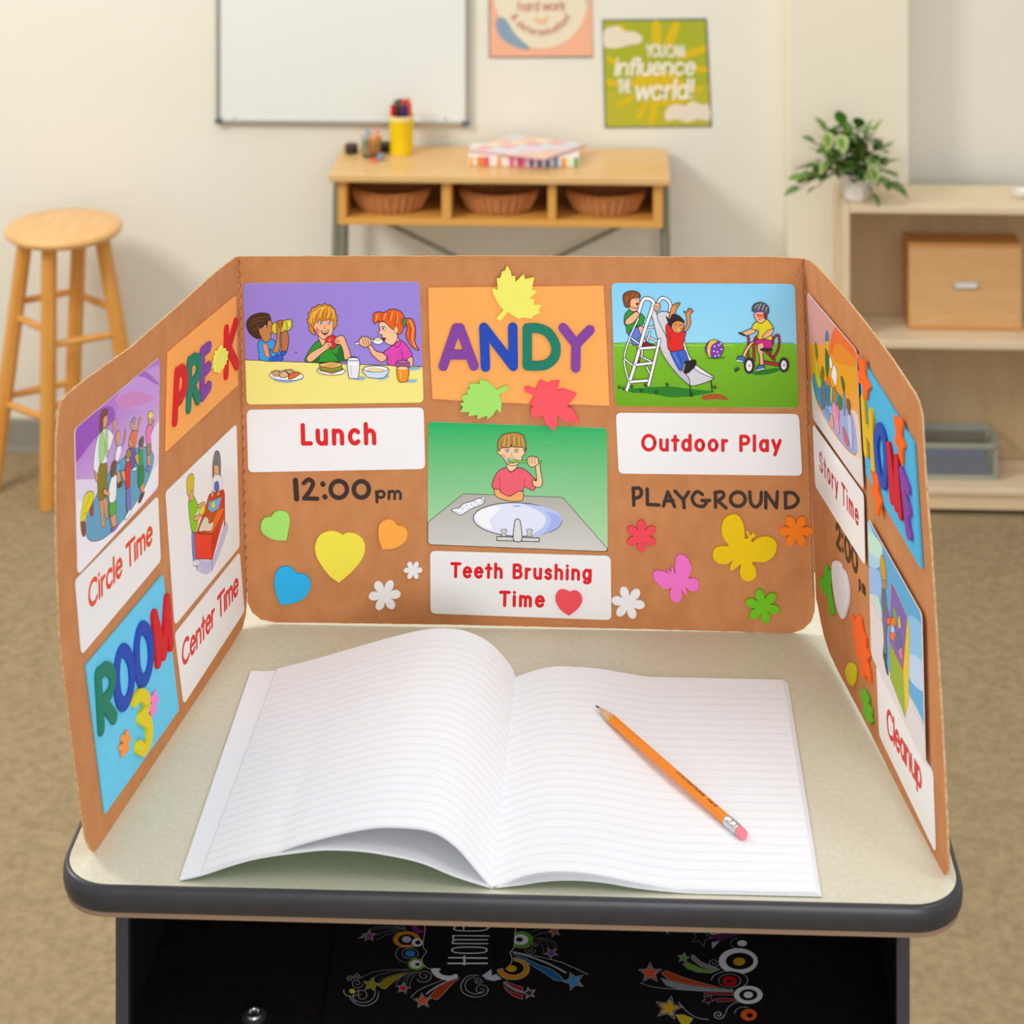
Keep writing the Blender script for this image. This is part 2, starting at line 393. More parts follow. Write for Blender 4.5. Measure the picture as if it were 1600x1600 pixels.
def soft_prism(plane, uv, z0, z1, c):
    uv = clean(uv); n = len(uv); ar = sum(uv[i-1][0]*uv[i][1]-uv[i][0]*uv[i-1][1] for i in range(n)); sg = 1 if ar > 0 else -1; ins = []
    for i in range(n):
        a, b, d = Vector(uv[i-1]), Vector(uv[i]), Vector(uv[(i+1) % n]); e1 = (b-a).normalized(); e2 = (d-b).normalized()
        m_ = Vector((-(e1.y+e2.y), e1.x+e2.x)); m_ = m_.normalized() if m_.length > 1e-6 else Vector((-e1.y, e1.x)); ins.append(tuple(b+m_*sg*c))
    vs = [plane.w(a, z1) for a in ins]+[plane.w(a, z1-c) for a in uv]+[plane.w(a, z0) for a in uv]
    fs = [tuple(range(n)), tuple(range(3*n-1, 2*n-1, -1))]
    for k in (0, 1): fs += [(k*n+i, k*n+n+i, k*n+n+(i+1) % n, k*n+(i+1) % n) for i in range(n)]
    return MB().add(vs, fs)
def sticker(plane, crop, p, col, label, group=None, z0=.0003, th=.002, sharp=False, name='foam_sticker', cat='foam sticker', m=None, bev=.0004):
    q = pts_of(p); q = q if sharp else spline_c(q)
    uv = [plane.uv(crop[0]+a[0]*crop[2], crop[1]+a[1]*crop[2]) for a in q]
    o = soft_prism(plane, uv, z0, z0+th, bev*.8).build(name, m or foam(col), None)
    return tag(o, label, cat, group)
def letter(plane, crop, strokes, wpx, col, label, group, z0=.0023, th=.0022, ppm=1870., name='foam_letter', cat='foam letter'):
    ss = []
    for st in strokes.split('/'):
        cl = st.strip().startswith('o'); sm = st.strip()[:1] in 'os'; q = pts_of(st.replace('o', '').replace('s', ''))
        if sm: q = spline(q, cl)
        ss.append(([plane.uv(crop[0]+a[0]*crop[2], crop[1]+a[1]*crop[2]) for a in q], cl))
    o = solid_strokes(plane, ss, wpx*crop[2]/ppm, z0, z0+th).build(name, felt(col), None, smooth=40)
    return tag(o, label, cat, group)
def rquad(c, r=10, n=4):
    """rounded quad from 4 px corners; r in the same units"""
    out = []
    for i in range(4):
        a, b, d = Vector(c[i-1]), Vector(c[i]), Vector(c[(i+1) % 4]); u = (a-b); v = (d-b)
        ru = min(r, u.length*.2); rv = min(r, v.length*.2)
        ru = ru if isinstance(r, (int, float)) else r; p0 = b+u.normalized()*ru; p1 = b+v.normalized()*rv
        for k in range(n+1):
            t = k/n; q = p0*(1-t)**2+b*2*t*(1-t)+p1*t*t; out.append((q.x, q.y))
    return out
def card(plane, crop, corners, label, r=10, group=None, z0=.0003, th=.0007, name='picture_card', cat='card', fs=1, m=None):
    """fs: foreshortening handled by working in plane units"""
    uvc = [plane.uv(crop[0]+a[0]*crop[2], crop[1]+a[1]*crop[2]) for a in pts_of(corners)]
    uv = rquad(uvc, r) if r else uvc
    c = plane.w((sum(a[0] for a in uvc)/4, sum(a[1] for a in uvc)/4), 0)
    root = thing(name, label, cat, c, group)
    prism(plane, uv, z0, z0+th).build('card_sheet', m or M_CARD, root)
    root['_'] = 0; del root['_']
    return root, uv
def card_bg(art, uv, col, inset=0): art._face(uv, col)

# ------------------------------------------------------------------ the room
WY = 5.285
def struct(o): return tag(o, kind='structure')
struct(MB().box(-4, 4, -1.5, WY+.1, -.03, 0).build('floor', M_FLOOR))
struct(MB().box(-4, 4, WY, WY+.1, 0, 3.3).build('wall_back', M_WALL))
PX0 = aty(1226, 200, WY).x; PX1 = aty(1421, 100, WY-.12).x; PFY = WY-.11
struct(MB().box(PX0, PX1, PFY, WY, 0, 3.3).build('wall_pillar', M_PILLAR, bevel=.004))
bb = MB(); prof = [(0, 0), (-.012, 0), (-.009, .012), (-.007, .076), (-.004, .082), (0, .082)]
vs = [(x, WY+a, b) for x in (-4, PX0) for a, b in prof]
bb.add(vs, [tuple(range(6)), tuple(range(11, 5, -1))]+[(i, (i+1) % 6, 6+(i+1) % 6, 6+i) for i in range(6)])
struct(bb.build('baseboard_back', M_BASE))
vs = [(x, PFY+a, b) for x in (PX0, PX1) for a, b in prof]
struct(MB().add(vs, [tuple(range(6)), tuple(range(11, 5, -1))]+[(i, (i+1) % 6, 6+(i+1) % 6, 6+i) for i in range(6)]).build('baseboard_pillar', M_BASE))

# whiteboard
wl, wr, wb = aty(339, 190, WY).x, aty(733, 190, WY).x, aty(500, 191, WY).z; wt = wb+.62
t = thing('whiteboard', 'large white dry-erase board with thin grey metal frame on the back wall', 'whiteboard', (wl, WY, wb))
MB().box(wl+.006, wr-.006, WY-.012, WY-.002, wb+.006, wt-.006).build('writing_surface', M_WHITEB, t)
for a in ((wl, wr, wb, wb+.009), (wl, wr, wt-.009, wt), (wl, wl+.009, wb+.009, wt-.009), (wr-.009, wr, wb+.009, wt-.009)):
    MB().box(a[0], a[1], WY-.02, WY-.001, a[2], a[3]).build('frame_bar', M_ALU, t, bevel=.003)
for cx, cz in ((wl, wb), (wr, wb), (wl, wt), (wr, wt)):
    sx = 1 if cx == wl else -1; sz = 1 if cz == wb else -1; c = MB()
    c.box(min(cx-.002*sx, cx+.018*sx), max(cx-.002*sx, cx+.018*sx), WY-.023, WY-.0005, min(cz-.002*sz, cz+.011*sz), max(cz-.002*sz, cz+.011*sz))
    c.build('corner_cap', M_GPL, t, bevel=.003)
for q in (368, 697): MB().tube([(aty(q, 183, WY).x, WY-.013, aty(q, 184, WY).z), (aty(q, 183, WY).x, WY-.011, aty(q, 184, WY).z)], .004, 10).build('screw', M_ALU, t)

# posters
PW = Plane((0, WY-.003, 1.9), (1, 0, 0), (0, 0, 1))
def poster(corn, label, paper):
    uv = [PW.uv(*c) for c in corn]; cc = PW.w((sum(a[0] for a in uv)/4, sum(a[1] for a in uv)/4))
    t = thing('poster', label, 'poster', cc, 'square motivational posters on the back wall'); prism(PW, uv, -.002, 0).build('backing_sheet', mat('poster_edge', '#2f4a52', .6), t)
    return t, uv
t, uv = poster([(941, 31), (1104, 29), (1112, 198), (945, 200)], 'green square poster reading You can influence the world with clouds and yellow sun rays', None)
A = Art(PW, (740, 0, .25), .0002, 600., .00004)
A.P('#aab02a', [(812, 132), (1448, 127), (1478, 786), (828, 792)], 0, True)
A.P('#b9b630', '830 560 1100 600 1470 520 1478 786 828 792', 0, True)
for r in ('1115 140 1165 140 1170 280 1120 280', '1240 150 1290 150 1240 290 1195 270', '1300 330 1440 285 1445 325 1310 370', '1370 410 1455 420 1455 455 1370 440', '1360 530 1425 545 1420 580 1350 555', '840 350 900 380 890 410 835 380', '835 490 900 510 900 540 835 535', '1000 590 980 640 905 660 900 640', '1060 640 1090 650 1045 740 1015 730', '1110 640 1160 640 1130 770 1095 780', '930 150 1000 250 960 260 915 160', '1100 620 1330 620 1300 645 1150 660', '1010 480 1200 440 1310 500 1290 580 1020 560'):
    A.P('#d9bb16', r, 0)
for r in ('815 190 870 165 910 165 940 195 1010 200 1055 235 1040 270 980 280 900 300 850 300 815 285', '1195 715 1215 670 1270 650 1320 660 1370 632 1430 655 1470 655 1476 750 1400 745 1340 765 1270 745 1210 755'):
    A.P('#eaddc6', r, 0)
text(A, 'YOU', '#f1ead2', (1080, 352), (1195, 352), (1080, 280), .17)
text(A, 'CAN', '#f1ead2', (1205, 354), (1318, 354), (1205, 285), .17)
text(A, 'influence', '#f6f0dc', (878, 468), (1385, 462), (878, 368), .17, .1)
text(A, 'THE', '#f1ead2', (900, 575), (985, 573), (900, 500), .17)
text(A, 'world!', '#f6f0dc', (1005, 622), (1375, 610), (1005, 510), .17, .1)
A.build('print', t, M_POSTER)
t, uv = poster([(763, -76), (922, -78), (926, 90), (764, 90)], 'peach poster with cream circle and blue feather shape, cut off by the top edge', None)
A = Art(PW, (740, 0, .25), .0002, 600., .00004)
A.P('#f2b493', [(100, -300), (735, -305), (742, 352), (102, 354)], 0, True)
A.E('#ebdfc2', 420, 10, 290, 292, 0, 0)
A.P('#8ba3b4', '140 130 170 105 210 130 250 200 310 260 355 300 320 312 240 285 175 240 145 190', 0)
A.L('#d59a82', 5, '105 30 140 60 150 110'); A.L('#8ba3b4', 5, '700 0 715 30')
text(A, 'hard work', '#c98a72', (275, 68), (575, 64), (275, 10), .17)
A.P('#f0c193', '385 100 420 120 460 100 465 130 440 150 410 150 380 130', 0)
s_ = '& determination!'; tot = sum(G[c][0] for c in s_); x = 0
for ch in s_:
    adv, st = glyph(ch); th = math.radians(160-140*(x+adv/2)/tot); cx, cy = 420+200*math.cos(th), 30+190*math.sin(th)
    tx, ty = math.sin(th), -math.cos(th); ux, uy = -math.cos(th), -math.sin(th); k = 42
    if ch != ' ': text(A, ch, '#c98a72', (cx-tx*adv*k/2, cy-ty*adv*k/2), (cx+tx*adv*k/2, cy+ty*adv*k/2), (cx-tx*adv*k/2+ux*k, cy-ty*adv*k/2+uy*k), .17)
    x += adv
A.build('print', t, M_POSTER)

# ------------------------------------------------------------------ cubby table
TZ = .808; TF = 5.0; TR = 5.265; tl, tr = -.6775, .1605
t = thing('cubby_table', 'light maple table with three open cubbies and sage grey steel legs', 'table', ((tl+tr)/2, 5.13, 0))
MB().box(tl, tr, TF, TR, TZ-.02, TZ).build('tabletop', M_TABLE, t, bevel=.004)
cl, cr = aty(528, 300, TF+.02).x, aty(1036, 300, TF+.02).x; zb = aty(700, 353, TF+.02).z; zt = TZ-.02
MB().box(cl, cr, TF+.02, TR-.02, zb, zb+.016).build('bottom_board', M_TEDGE, t, bevel=.002)
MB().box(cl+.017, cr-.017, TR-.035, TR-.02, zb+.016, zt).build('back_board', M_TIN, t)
for a, b in ((528, 541), (690, 705), (856, 869), (1021, 1036)):
    MB().box(aty(a, 300, TF+.02).x, aty(b, 300, TF+.02).x, TF+.02, TR-.035, zb+.016, zt).build('divider', M_TEDGE, t, bevel=.002)
for sx, xx in ((-1, cl-.007), (1, cr+.007)):
    for yy in (TF+.045, TR-.05):
        MB().tube([(xx+sx*(-.002), yy, zt-.002), (xx+sx*.012, yy+(.0 if yy < 5.1 else .01), .012)], .0105, 12).build('leg', M_GSTEEL, t, smooth=40)
        MB().tube([(xx+sx*.012, yy, 0.001), (xx+sx*.012, yy, .014)], .014, 12).build('foot', M_GPL, t, smooth=40)
    MB().tube([(xx+sx*.006, TF+.045, .35), (xx+sx*.006, TR-.045, .35)], .008, 10).build('side_rail', M_GSTEEL, t, smooth=40)
a, b = aty(600, 346, 5.2), aty(1046, 565, 5.2); MB().tube([a, b], .006, 8).build('cross_brace', M_GSTEEL, t, smooth=40)
a, b = aty(985, 346, 5.19), aty(535, 565, 5.19); MB().tube([a, b], .006, 8).build('cross_brace', M_GSTEEL, t, smooth=40)

# baskets
def basket(cx, cy, z, rim=.098, base=.072, h=.068, dep=.62):
    rt = thing('wicker_basket', '', 'basket', (cx, cy, z), 'oval wicker baskets in the table cubbies')
    n = 56; rows = 9; wv = MB()
    def R(k): u = k/rows; return base+(rim-base)*u**.9
    for k in range(rows):
        pts = []
        for i in range(n):
            a = 2*PI*i/n; rr = R(k+.5)+.0022*math.cos(a*n/4+PI*(k % 2)*1.0); pts.append((cx+rr*math.cos(a), cy+rr*dep*math.sin(a), z+.006+h*(k+.5)/rows+.004*abs(math.cos(a))))
        wv.tube(pts, h/rows*.56, 6, closed=True)
    wv.build('woven_wall', M_WICKER, rt, smooth=60)
    st = MB()
    for i in range(28):
        a = 2*PI*i/28; st.tube([(cx+(R(k)+.002)*math.cos(a), cy+(R(k)+.002)*dep*math.sin(a), z+.003+h*k/rows+.004*abs(math.cos(a))) for k in (0, 4, 9)],   .0032, 5)
    o = st.build('stakes', M_STAKE, rt, smooth=60); o['kind'] = 'stuff'
    rm = MB()
    for ph in (0, PI):
        pts = []
        for i in range(72):
            a = 2*PI*i/72; q = a*18+ph; pts.append((cx+(rim+.003*math.cos(q))*math.cos(a), cy+(rim+.003*math.cos(q))*dep*math.sin(a), z+h+.008+.004*abs(math.cos(a))+.003*math.sin(q)))
        rm.tube(pts, .0032, 6, closed=True)
    rm.build('braided_rim', M_WICKER, rt, smooth=60)
    MB().lathe((cx, cy, z+.001), [(base*.96, 0), (base, .003), (base*.96, .006)], 32, sy=dep).build('base', M_WICKER, rt, smooth=40)
    return rt
for q, lb in ((611, 'brown wicker basket in the left cubby of the maple table'), (780, 'brown wicker basket in the middle cubby of the maple table'), (946, 'brown wicker basket in the right cubby of the maple table')):
    r = basket(aty(q, 320, 5.12).x, 5.10, zb+.016, rim=.094, base=.074, h=.040); r['label'] = lb

# things on the table
def at(px, Y): return aty(px, 300, Y).x
cx, cy = at(627, 5.19), 5.19
t = thing('marker_cup', 'tall yellow plastic cup holding markers on the maple table', 'cup', (cx, cy, TZ))
MB().lathe((cx, cy, TZ), [(.027, 0), (.029, .002), (.0315, .092), (.0325, .094), (.030, .094), (.028, .09), (.026, .004)], 32).build('cup_body', mat('yellow_plastic', '#f2cf05', .35), t, smooth=40)
MB().lathe((cx, cy, TZ+.088), [(.0305, 0), (.0318, .001), (.0322, .012), (.0305, .012), (.0300, .001)], 32).build('rim_band', mat('cream_rim', '#f5e3a0', .4), t, smooth=40)
caps = [(-.020, -.014, 'd40012', 'red', 0), (-.006, -.021, '2c221c', 'black', 0), (.009, -.020, '14286e', 'navy blue', 0), (.021, -.010, 'd4472c', 'brick red', .004), (-.014, .008, '3a7a52', 'green', .006), (.004, .004, 'c8562a', 'burnt orange', .009), (.015, .014, 'e07050', 'salmon orange', .009), (-.004, .021, '6b3a6a', 'purple', .006)]
for i, (dx, dy, c, nm, dz) in enumerate(caps):
    pos = {0: 'leftmost in front', 1: 'second from the left in front', 2: 'third from the left in front', 3: 'rightmost', 4: 'at the back left', 5: 'in the middle', 6: 'at the back right', 7: 'at the very back'}[i]
    m = thing('marker', nm+' capped marker standing '+pos+' in the yellow cup', 'marker', (cx+dx, cy+dy, TZ+.006), 'markers in the yellow cup')
    MB().lathe((cx+dx*.85, cy+dy*.85, TZ+.006), [(.004, 0), (.0055, .003), (.0055, .088)], 12).build('barrel', mat('marker_white', '#e9e4d8', .4), m, smooth=40)
    MB().lathe((cx+dx, cy+dy, TZ+.088+dz), [(.0066, 0), (.0068, .002), (.0064, .036), (.0058, .040), (.003, .041)], 12).build('cap', mat('cap_'+c, '#'+c, .35), m, smooth=40)
for q, yy, wpx, lb in ((549, 5.19, .0165, 'small black round tin at the left end of the maple table'), (604, 5.21, .016, 'small black round tin tucked between the chalk tumbler and the yellow cup')):
    x = at(q, yy); t = thing('tin', lb, 'tin', (x, yy, TZ), 'small black tins')
    MB().lathe((x, yy, TZ), [(wpx*.95, 0), (wpx, .002), (wpx, .015), (wpx*.97, .016)], 24).build('tin_body', mat('black_tin', '#262722', .4), t, smooth=40)
    MB().lathe((x, yy, TZ+.0155), [(wpx*1.02, 0), (wpx*1.03, .001), (wpx*1.02, .006), (wpx*.9, .008)], 24).build('lid', mat('brownish_lid', '#4a342b', .4), t, smooth=40)
cx, cy = at(581, 5.17), 5.165
t = thing('tumbler', 'small clear tumbler of pastel chalk sticks beside the yellow cup', 'tumbler', (cx, cy, TZ))
MB().lathe((cx, cy, TZ), [(.022, 0), (.024, .002), (.0265, .05), (.0255, .05), (.0225, .004), (.0, .003)], 28).build('cup_wall', mat('clear_plastic', '#eef3ee', .08, trans=1, spec=.5), t, smooth=40)
for i, (dx, dy, c, h, lx) in enumerate([(-.014, -.006, '9fd08a', .045, -.004), (-.004, -.015, 'f2925a', .050, .001), (.006, -.013, 'f5b04a', .052, .004), (.013, -.004, 'f6a03c', .055, .008), (-.010, .006, '8fa9c8', .068, -.001), (.002, .008, 'e8c8a0', .060, -.006), (.011, .009, 'ef9a92', .070, .003), (-.002, .015, 'f0b8a8', .066, -.010)]):
    nm = ['green', 'orange', 'amber', 'deep yellow-orange', 'pale blue', 'cream', 'pink', 'light salmon'][i]
    o = MB().tube([(cx+dx*.8, cy+dy*.8, TZ+.005), (cx+dx+lx, cy+dy, TZ+h)], .0045, 10).build('chalk_stick', mat('chalk_'+c, '#'+c, .8), smooth=40)
    tag(o, nm+' chalk stick leaning in the clear tumbler', 'chalk', 'chalk sticks in the tumbler')
o = MB().tube([(at(592, 5.12), 5.12, TZ+.008), (at(595, 5.12), 5.135, TZ+.008)], .008, 14).build('glue_cap', mat('blue_grey_plastic', '#8e9ab4', .4), smooth=40)
tag(o, 'tiny blue-grey cap lying in front of the chalk tumbler', 'cap')
o = MB().tube([(at(578, 5.115), 5.115, TZ+.0045), (at(590, 5.11), 5.11, TZ+.0045)], .0045, 10).build('chalk_stick', mat('chalk_coral', '#e0704a', .8), smooth=40)
tag(o, 'coral chalk stick lying on the table below the tumbler', 'chalk')

# striped pack with a pastel pad on top
x0, x1 = at(731, 5.08), at(905, 5.08)
t = thing('pencil_pack', 'flat box with rainbow striped front under the pastel pad', 'box', ((x0+x1)/2, 5.13, TZ))
MB().box(x0, x1, 5.084, 5.2, TZ, TZ+.027).build('tray', mat('clear_white', '#ece6da', .3), t, bevel=.002)
cols = 'f2b35a f5e6d0 e98a3c ee7a50 d94f6a f4e9e4 f2f0ea f09a3a f3efe8 f5f2ee e45a8a f0c8d4 d0465e e87ab0 f3eef0 6a4fa0 f2f2f2 3558b0 f0f2f4 2f62b8 eef2f4 35a0d0 f6f3ea f0962e f6e8c0 e8efe0 6aa84f'.split()
n = len(cols); dx = (x1-x0-.006)/n
for i, c in enumerate(cols):
    MB().box(x0+.003+i*dx+.0003, x0+.003+(i+1)*dx-.0003, 5.0815, 5.0845, TZ+.002, TZ+.024).build('stripe', mat('stripe_'+c, '#'+c, .5), t)
q = [atz(733, 236, TZ+.03), atz(852, 250, TZ+.03), atz(917, 227, TZ+.03), atz(800, 211, TZ+.03)]
t = thing('sketch_pad', 'pastel patchwork pad lying askew on top of the rainbow striped box', 'pad', tuple(sum((Vector(p) for p in q), Vector())/4-Vector((0, 0, .002))))
def qz(z): return [(p.x, min(p.y, 5.272), z) for p in q]
MB().hexa(qz(TZ+.0275)+qz(TZ+.0315)).build('page_block', mat('pad_pages', '#d9838f', .7), t)
MB().hexa(qz(TZ+.0318)+qz(TZ+.0335)).build('cover', mat('pad_cover', '#e6ddcc', .6), t)
PT = Plane((0, 5.1, TZ+.0335), (1, 0, 0), (0, 1, 0)); A = Art(PT, (0, 0, 1), .0002, 600., .00003)
def bil(u, v):
    a = [Vector((p.x, min(p.y, 5.272))) for p in q]; r = a[0]*(1-u)*(1-v)+a[1]*u*(1-v)+a[2]*u*v+a[3]*(1-u)*v; return (r.x-PT.o.x, r.y-PT.o.y)
pc = ['#e7b7b4', '#cfdcd6', '#f0cfa8', '#d8dfe6', '#eec1b0', '#d5e3cd', '#e9d9e2', '#f2d8b8', '#c9dde0', '#f0c4bc']
for i in range(5):
    for j in range(4):
        A._face([bil(.03+i*.19, .04+j*.235), bil(.2+i*.19, .04+j*.235), bil(.2+i*.19, .26+j*.235), bil(.03+i*.19, .26+j*.235)], pc[(i*3+j*7) % 10])
A.build('cover_print', t, M_POSTER)

# ------------------------------------------------------------------ stool
feet = [atz(74, 796, 0), atz(228, 770, 0), atz(108, 738, 0), atz(-12, 768, 0)]
c0 = Vector((atz(107, 347, .66).x, 5.03, 0)); SZ = .668
t = thing('stool', 'round-seated honey wood stool standing against the back wall', 'stool', c0)
MB().lathe((c0.x, c0.y, SZ-.027), [(.10, 0), (.132, .003), (.142, .010), (.144, .018), (.139, .0255), (.133, .0275), (.06, .0272)], 48).build('seat', M_SEAT, t, smooth=50)
tops = [Vector((c0.x+(f.x-c0.x)*.60, c0.y+(f.y-c0.y)*.60, SZ-.027)) for f in feet]
tops = [Vector((c0.x-.012, c0.y-.09, SZ-.026)), Vector((c0.x+.098, c0.y-.012, SZ-.026)), Vector((c0.x+.016, c0.y+.09, SZ-.026)), Vector((c0.x-.098, c0.y+.012, SZ-.026))]
def lg(i, z): u = (tops[i].z-z)/tops[i].z; return tops[i]+(Vector(feet[i])-tops[i])*u
for i in range(4):
    MB().tube([lg(i, SZ-.026), lg(i, .30), lg(i, 0.001)], [.0195, .0205, .0195], 8).build('leg', M_STOOL, t, smooth=30, bevel=.002)
for (i, j, z) in ((3, 0, .435), (0, 1, .400), (1, 2, .462), (2, 3, .470), (3, 0, .22), (0, 1, .25), (1, 2, .20), (2, 3, .235)):
    MB().tube([lg(i, z), (lg(i, z)+lg(j, z))/2, lg(j, z)], [.0075, .0095, .0075], 10).build('rung', M_STOOL, t, smooth=50)

# ------------------------------------------------------------------ shelf unit
SF = 4.985; SB = 5.17; sx0 = aty(1318, 330, SF).x; sx1 = 1.75; st = aty(1400, 322, SF).z
t = thing('shelf_unit', 'pale birch three-level open shelf unit at the right of the room', 'shelf', ((sx0+sx1)/2, 5.08, 0))
sw = .016
for xa in (sx0, sx1-sw):
    MB().box(xa, xa+sw, SF, SB, .012, st).build('side_panel', [M_SHELF], t, bevel=.003)
MB().box(sx0+sw, sx1-sw, SF+.001, SB, st-.019, st).build('top_board', M_SHELF, t, bevel=.003)
z2 = aty(1450, 546, SF).z; z3 = aty(1500, 764, SF).z
MB().box(sx0+sw, sx1-sw, SF+.002, SB-.01, z2, z2+.02).build('shelf_board', M_SHELF, t, bevel=.003)
MB().box(sx0+sw, sx1-sw, SF+.002, SB-.01, z3-.016, z3).build('bottom_board', M_SHELF, t, bevel=.003)
MB().box(sx0+sw, sx1-sw, SF+.012, SF+.03, .014, z3-.016).build('kick_rail', M_SHELFE, t, bevel=.002)
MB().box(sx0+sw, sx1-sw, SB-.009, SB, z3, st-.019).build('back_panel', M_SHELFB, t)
for xx in (sx0+.03, .9, 1.3, sx1-.03):
    MB().tube([(xx, SF+.07, .0005), (xx, SF+.07, .02)], .012, 12).build('foot', M_GPL, t, smooth=40)
SF2 = SF
# pine box
Yb = 5.062; bx0, bx1 = aty(1421, 450, Yb).x, aty(1597, 450, Yb).x; bz0 = z2+.02; bz1 = aty(1500, 381, Yb).z
t = thing('pine_box', 'pine drawer box with a small silver label plate on the middle shelf', 'box', ((bx0+bx1)/2, Yb+.05, bz0))
MB().box(bx0, bx1, Yb, Yb+.012, bz0+.003, bz1).build('front_panel', M_WBOX, t, bevel=.003)
for xa in (bx0-.001, bx1-.009): MB().box(xa, xa+.01, Yb+.012, SB-.014, bz0+.001, bz1-.002).build('side_panel', M_WBOXE, t, bevel=.002)
MB().box(bx0+.009, bx1-.009, Yb+.012, SB-.016, bz1-.012, bz1-.004).build('top_panel', M_WBOXE, t)
MB().box(bx0+.009, bx1-.009, Yb+.012, SB-.016, bz0+.001, bz0+.01).build('bottom_panel', M_WBOXE, t)
for za in (bz0+.001, bz1-.008): MB().box(bx0-.001, bx1+.001, Yb-.002, Yb, za, za+.008).build('edge_strip', M_WBOXE, t)
p = aty(1490, 451, Yb-.003); p2 = aty(1529, 441, Yb-.003)
f = MB().box(p.x, p2.x, Yb-.005, Yb, p.z, p2.z).build('label_plate', mat('brushed_silver', '#c9cacc', .3, metal=.7), t, bevel=.0015)
MB().box(p.x+.004, p2.x-.004, Yb-.0056, Yb-.005, p.z+.004, p2.z-.004).build('paper_insert', mat('paper_white', '#e8e6e0', .6), f)
# grey lattice bin
By0, By1 = 5.03, SB-.018; bl, br = aty(1350, 700, By0).x, aty(1561, 700, By0).x; zf = z3; zh = aty(1500, 693, By0).z
t = thing('storage_bin', 'sage grey plastic lattice bin on the bottom shelf', 'bin', ((bl+br)/2, 5.1, zf))
ins = .006
def lat(name, P, Q, z0, z1, nz, nx):
    m = MB(); P = Vector(P); Q = Vector(Q); d = (Q-P); L = d.length; d.normalize(); nn = Vector((d.y, -d.x, 0))*.0012
    def bar(u0, u1, a, b):
        v = [P+d*u0-nn, P+d*u1-nn, P+d*u1+nn, P+d*u0+nn]; m.hexa([(k.x, k.y, a) for k in v]+[(k.x, k.y, b) for k in v])
    for i in range(nz+1): z = z0+(z1-z0)*i/nz; bar(0, L, z-.0011, z+.0011)
    for i in range(nx+1): u = L*i/nx; bar(max(0, u-.0011), min(L, u+.0011), z0, z1)
    return m.build(name, M_BIN, t)
lat('lattice_wall', (bl+ins, By0+ins, 0), (br-ins, By0+ins, 0), zf+.012, zh-.016, 6, 34)
lat('lattice_wall', (bl+ins, By1-ins, 0), (br-ins, By1-ins, 0), zf+.012, zh-.016, 6, 34)
lat('lattice_wall', (br-ins, By0+ins, 0), (br-ins, By1-ins, 0), zf+.012, zh-.03, 5, 11)
lat('lattice_wall', (bl+ins, By0+ins, 0), (bl+ins, By1-ins, 0), zf+.012, zh-.03, 5, 11)
MB().box(bl+.004, br-.004, By0+.004, By1-.004, zf, zf+.012).build('base_tray', M_BIN, t, bevel=.002)
def rr(x0, x1, y0, y1, r, n=5):
    out = []
    for cx, cy, a0 in ((x1-r, y0+r, -90), (x1-r, y1-r, 0), (x0+r, y1-r, 90), (x0+r, y0+r, 180)):
        out += [(cx+r*math.cos(math.radians(a0+90*k/n)), cy+r*math.sin(math.radians(a0+90*k/n))) for k in range(n+1)]
    return out
def band(x0, x1, y0, y1, r, prof, n=6):
    """closed loop around a rounded rectangle; prof = (outward, z) ring"""
    m = MB(); vs = []; N = None
    for o_, z in prof: lp = rr(x0-o_, x1+o_, y0-o_, y1+o_, r+o_, n); N = len(lp); vs += [(a, b, z) for a, b in lp]
    K = len(prof); fs = [(i*N+j, i*N+(j+1) % N, ((i+1) % K)*N+(j+1) % N, ((i+1) % K)*N+j) for i in range(K) for j in range(N)]
    return m.add(vs, fs)
band(bl, br, By0, By1, .02, [(0, zh), (.004, zh-.001), (.005, zh-.006), (.001, zh-.008), (0, zh-.016), (-.003, zh-.016), (-.003, zh-.002)]).build('rim', M_BIN, t, smooth=40)
hx = br-ins+.001
MB().tube([(hx, By0+.02, zh-.03), (hx, By0+.04, zh-.012), (hx, By1-.04, zh-.012), (hx, By1-.02, zh-.03)], .004, 8).build('handle', M_BIN, t, smooth=50)
for c in ((bl+.007, By0+.007), (br-.007, By0+.007), (bl+.007, By1-.007), (br-.007, By1-.007)):
    MB().box(c[0]-.005, c[0]+.005, c[1]-.005, c[1]+.005, zf+.01, zh-.01).build('corner_post', M_BIN, t, bevel=.002)
o = MB().box(bl+.012, br-.022, By0+.014, By1-.02, zf+.012, zf+.045).build('paper_pad', M_BLUE, bevel=.002); tag(o, 'thick blue paper pad lying inside the grey lattice bin', 'pad')
o = MB().lathe((1.02, 5.075, st), [(.012, 0), (.020, .004), (.024, .016), (.022, .016), (.018, .005)], 24).build('dish', M_POT, smooth=40); tag(o, 'small white dish on the shelf top at the right edge of the photo', 'dish')

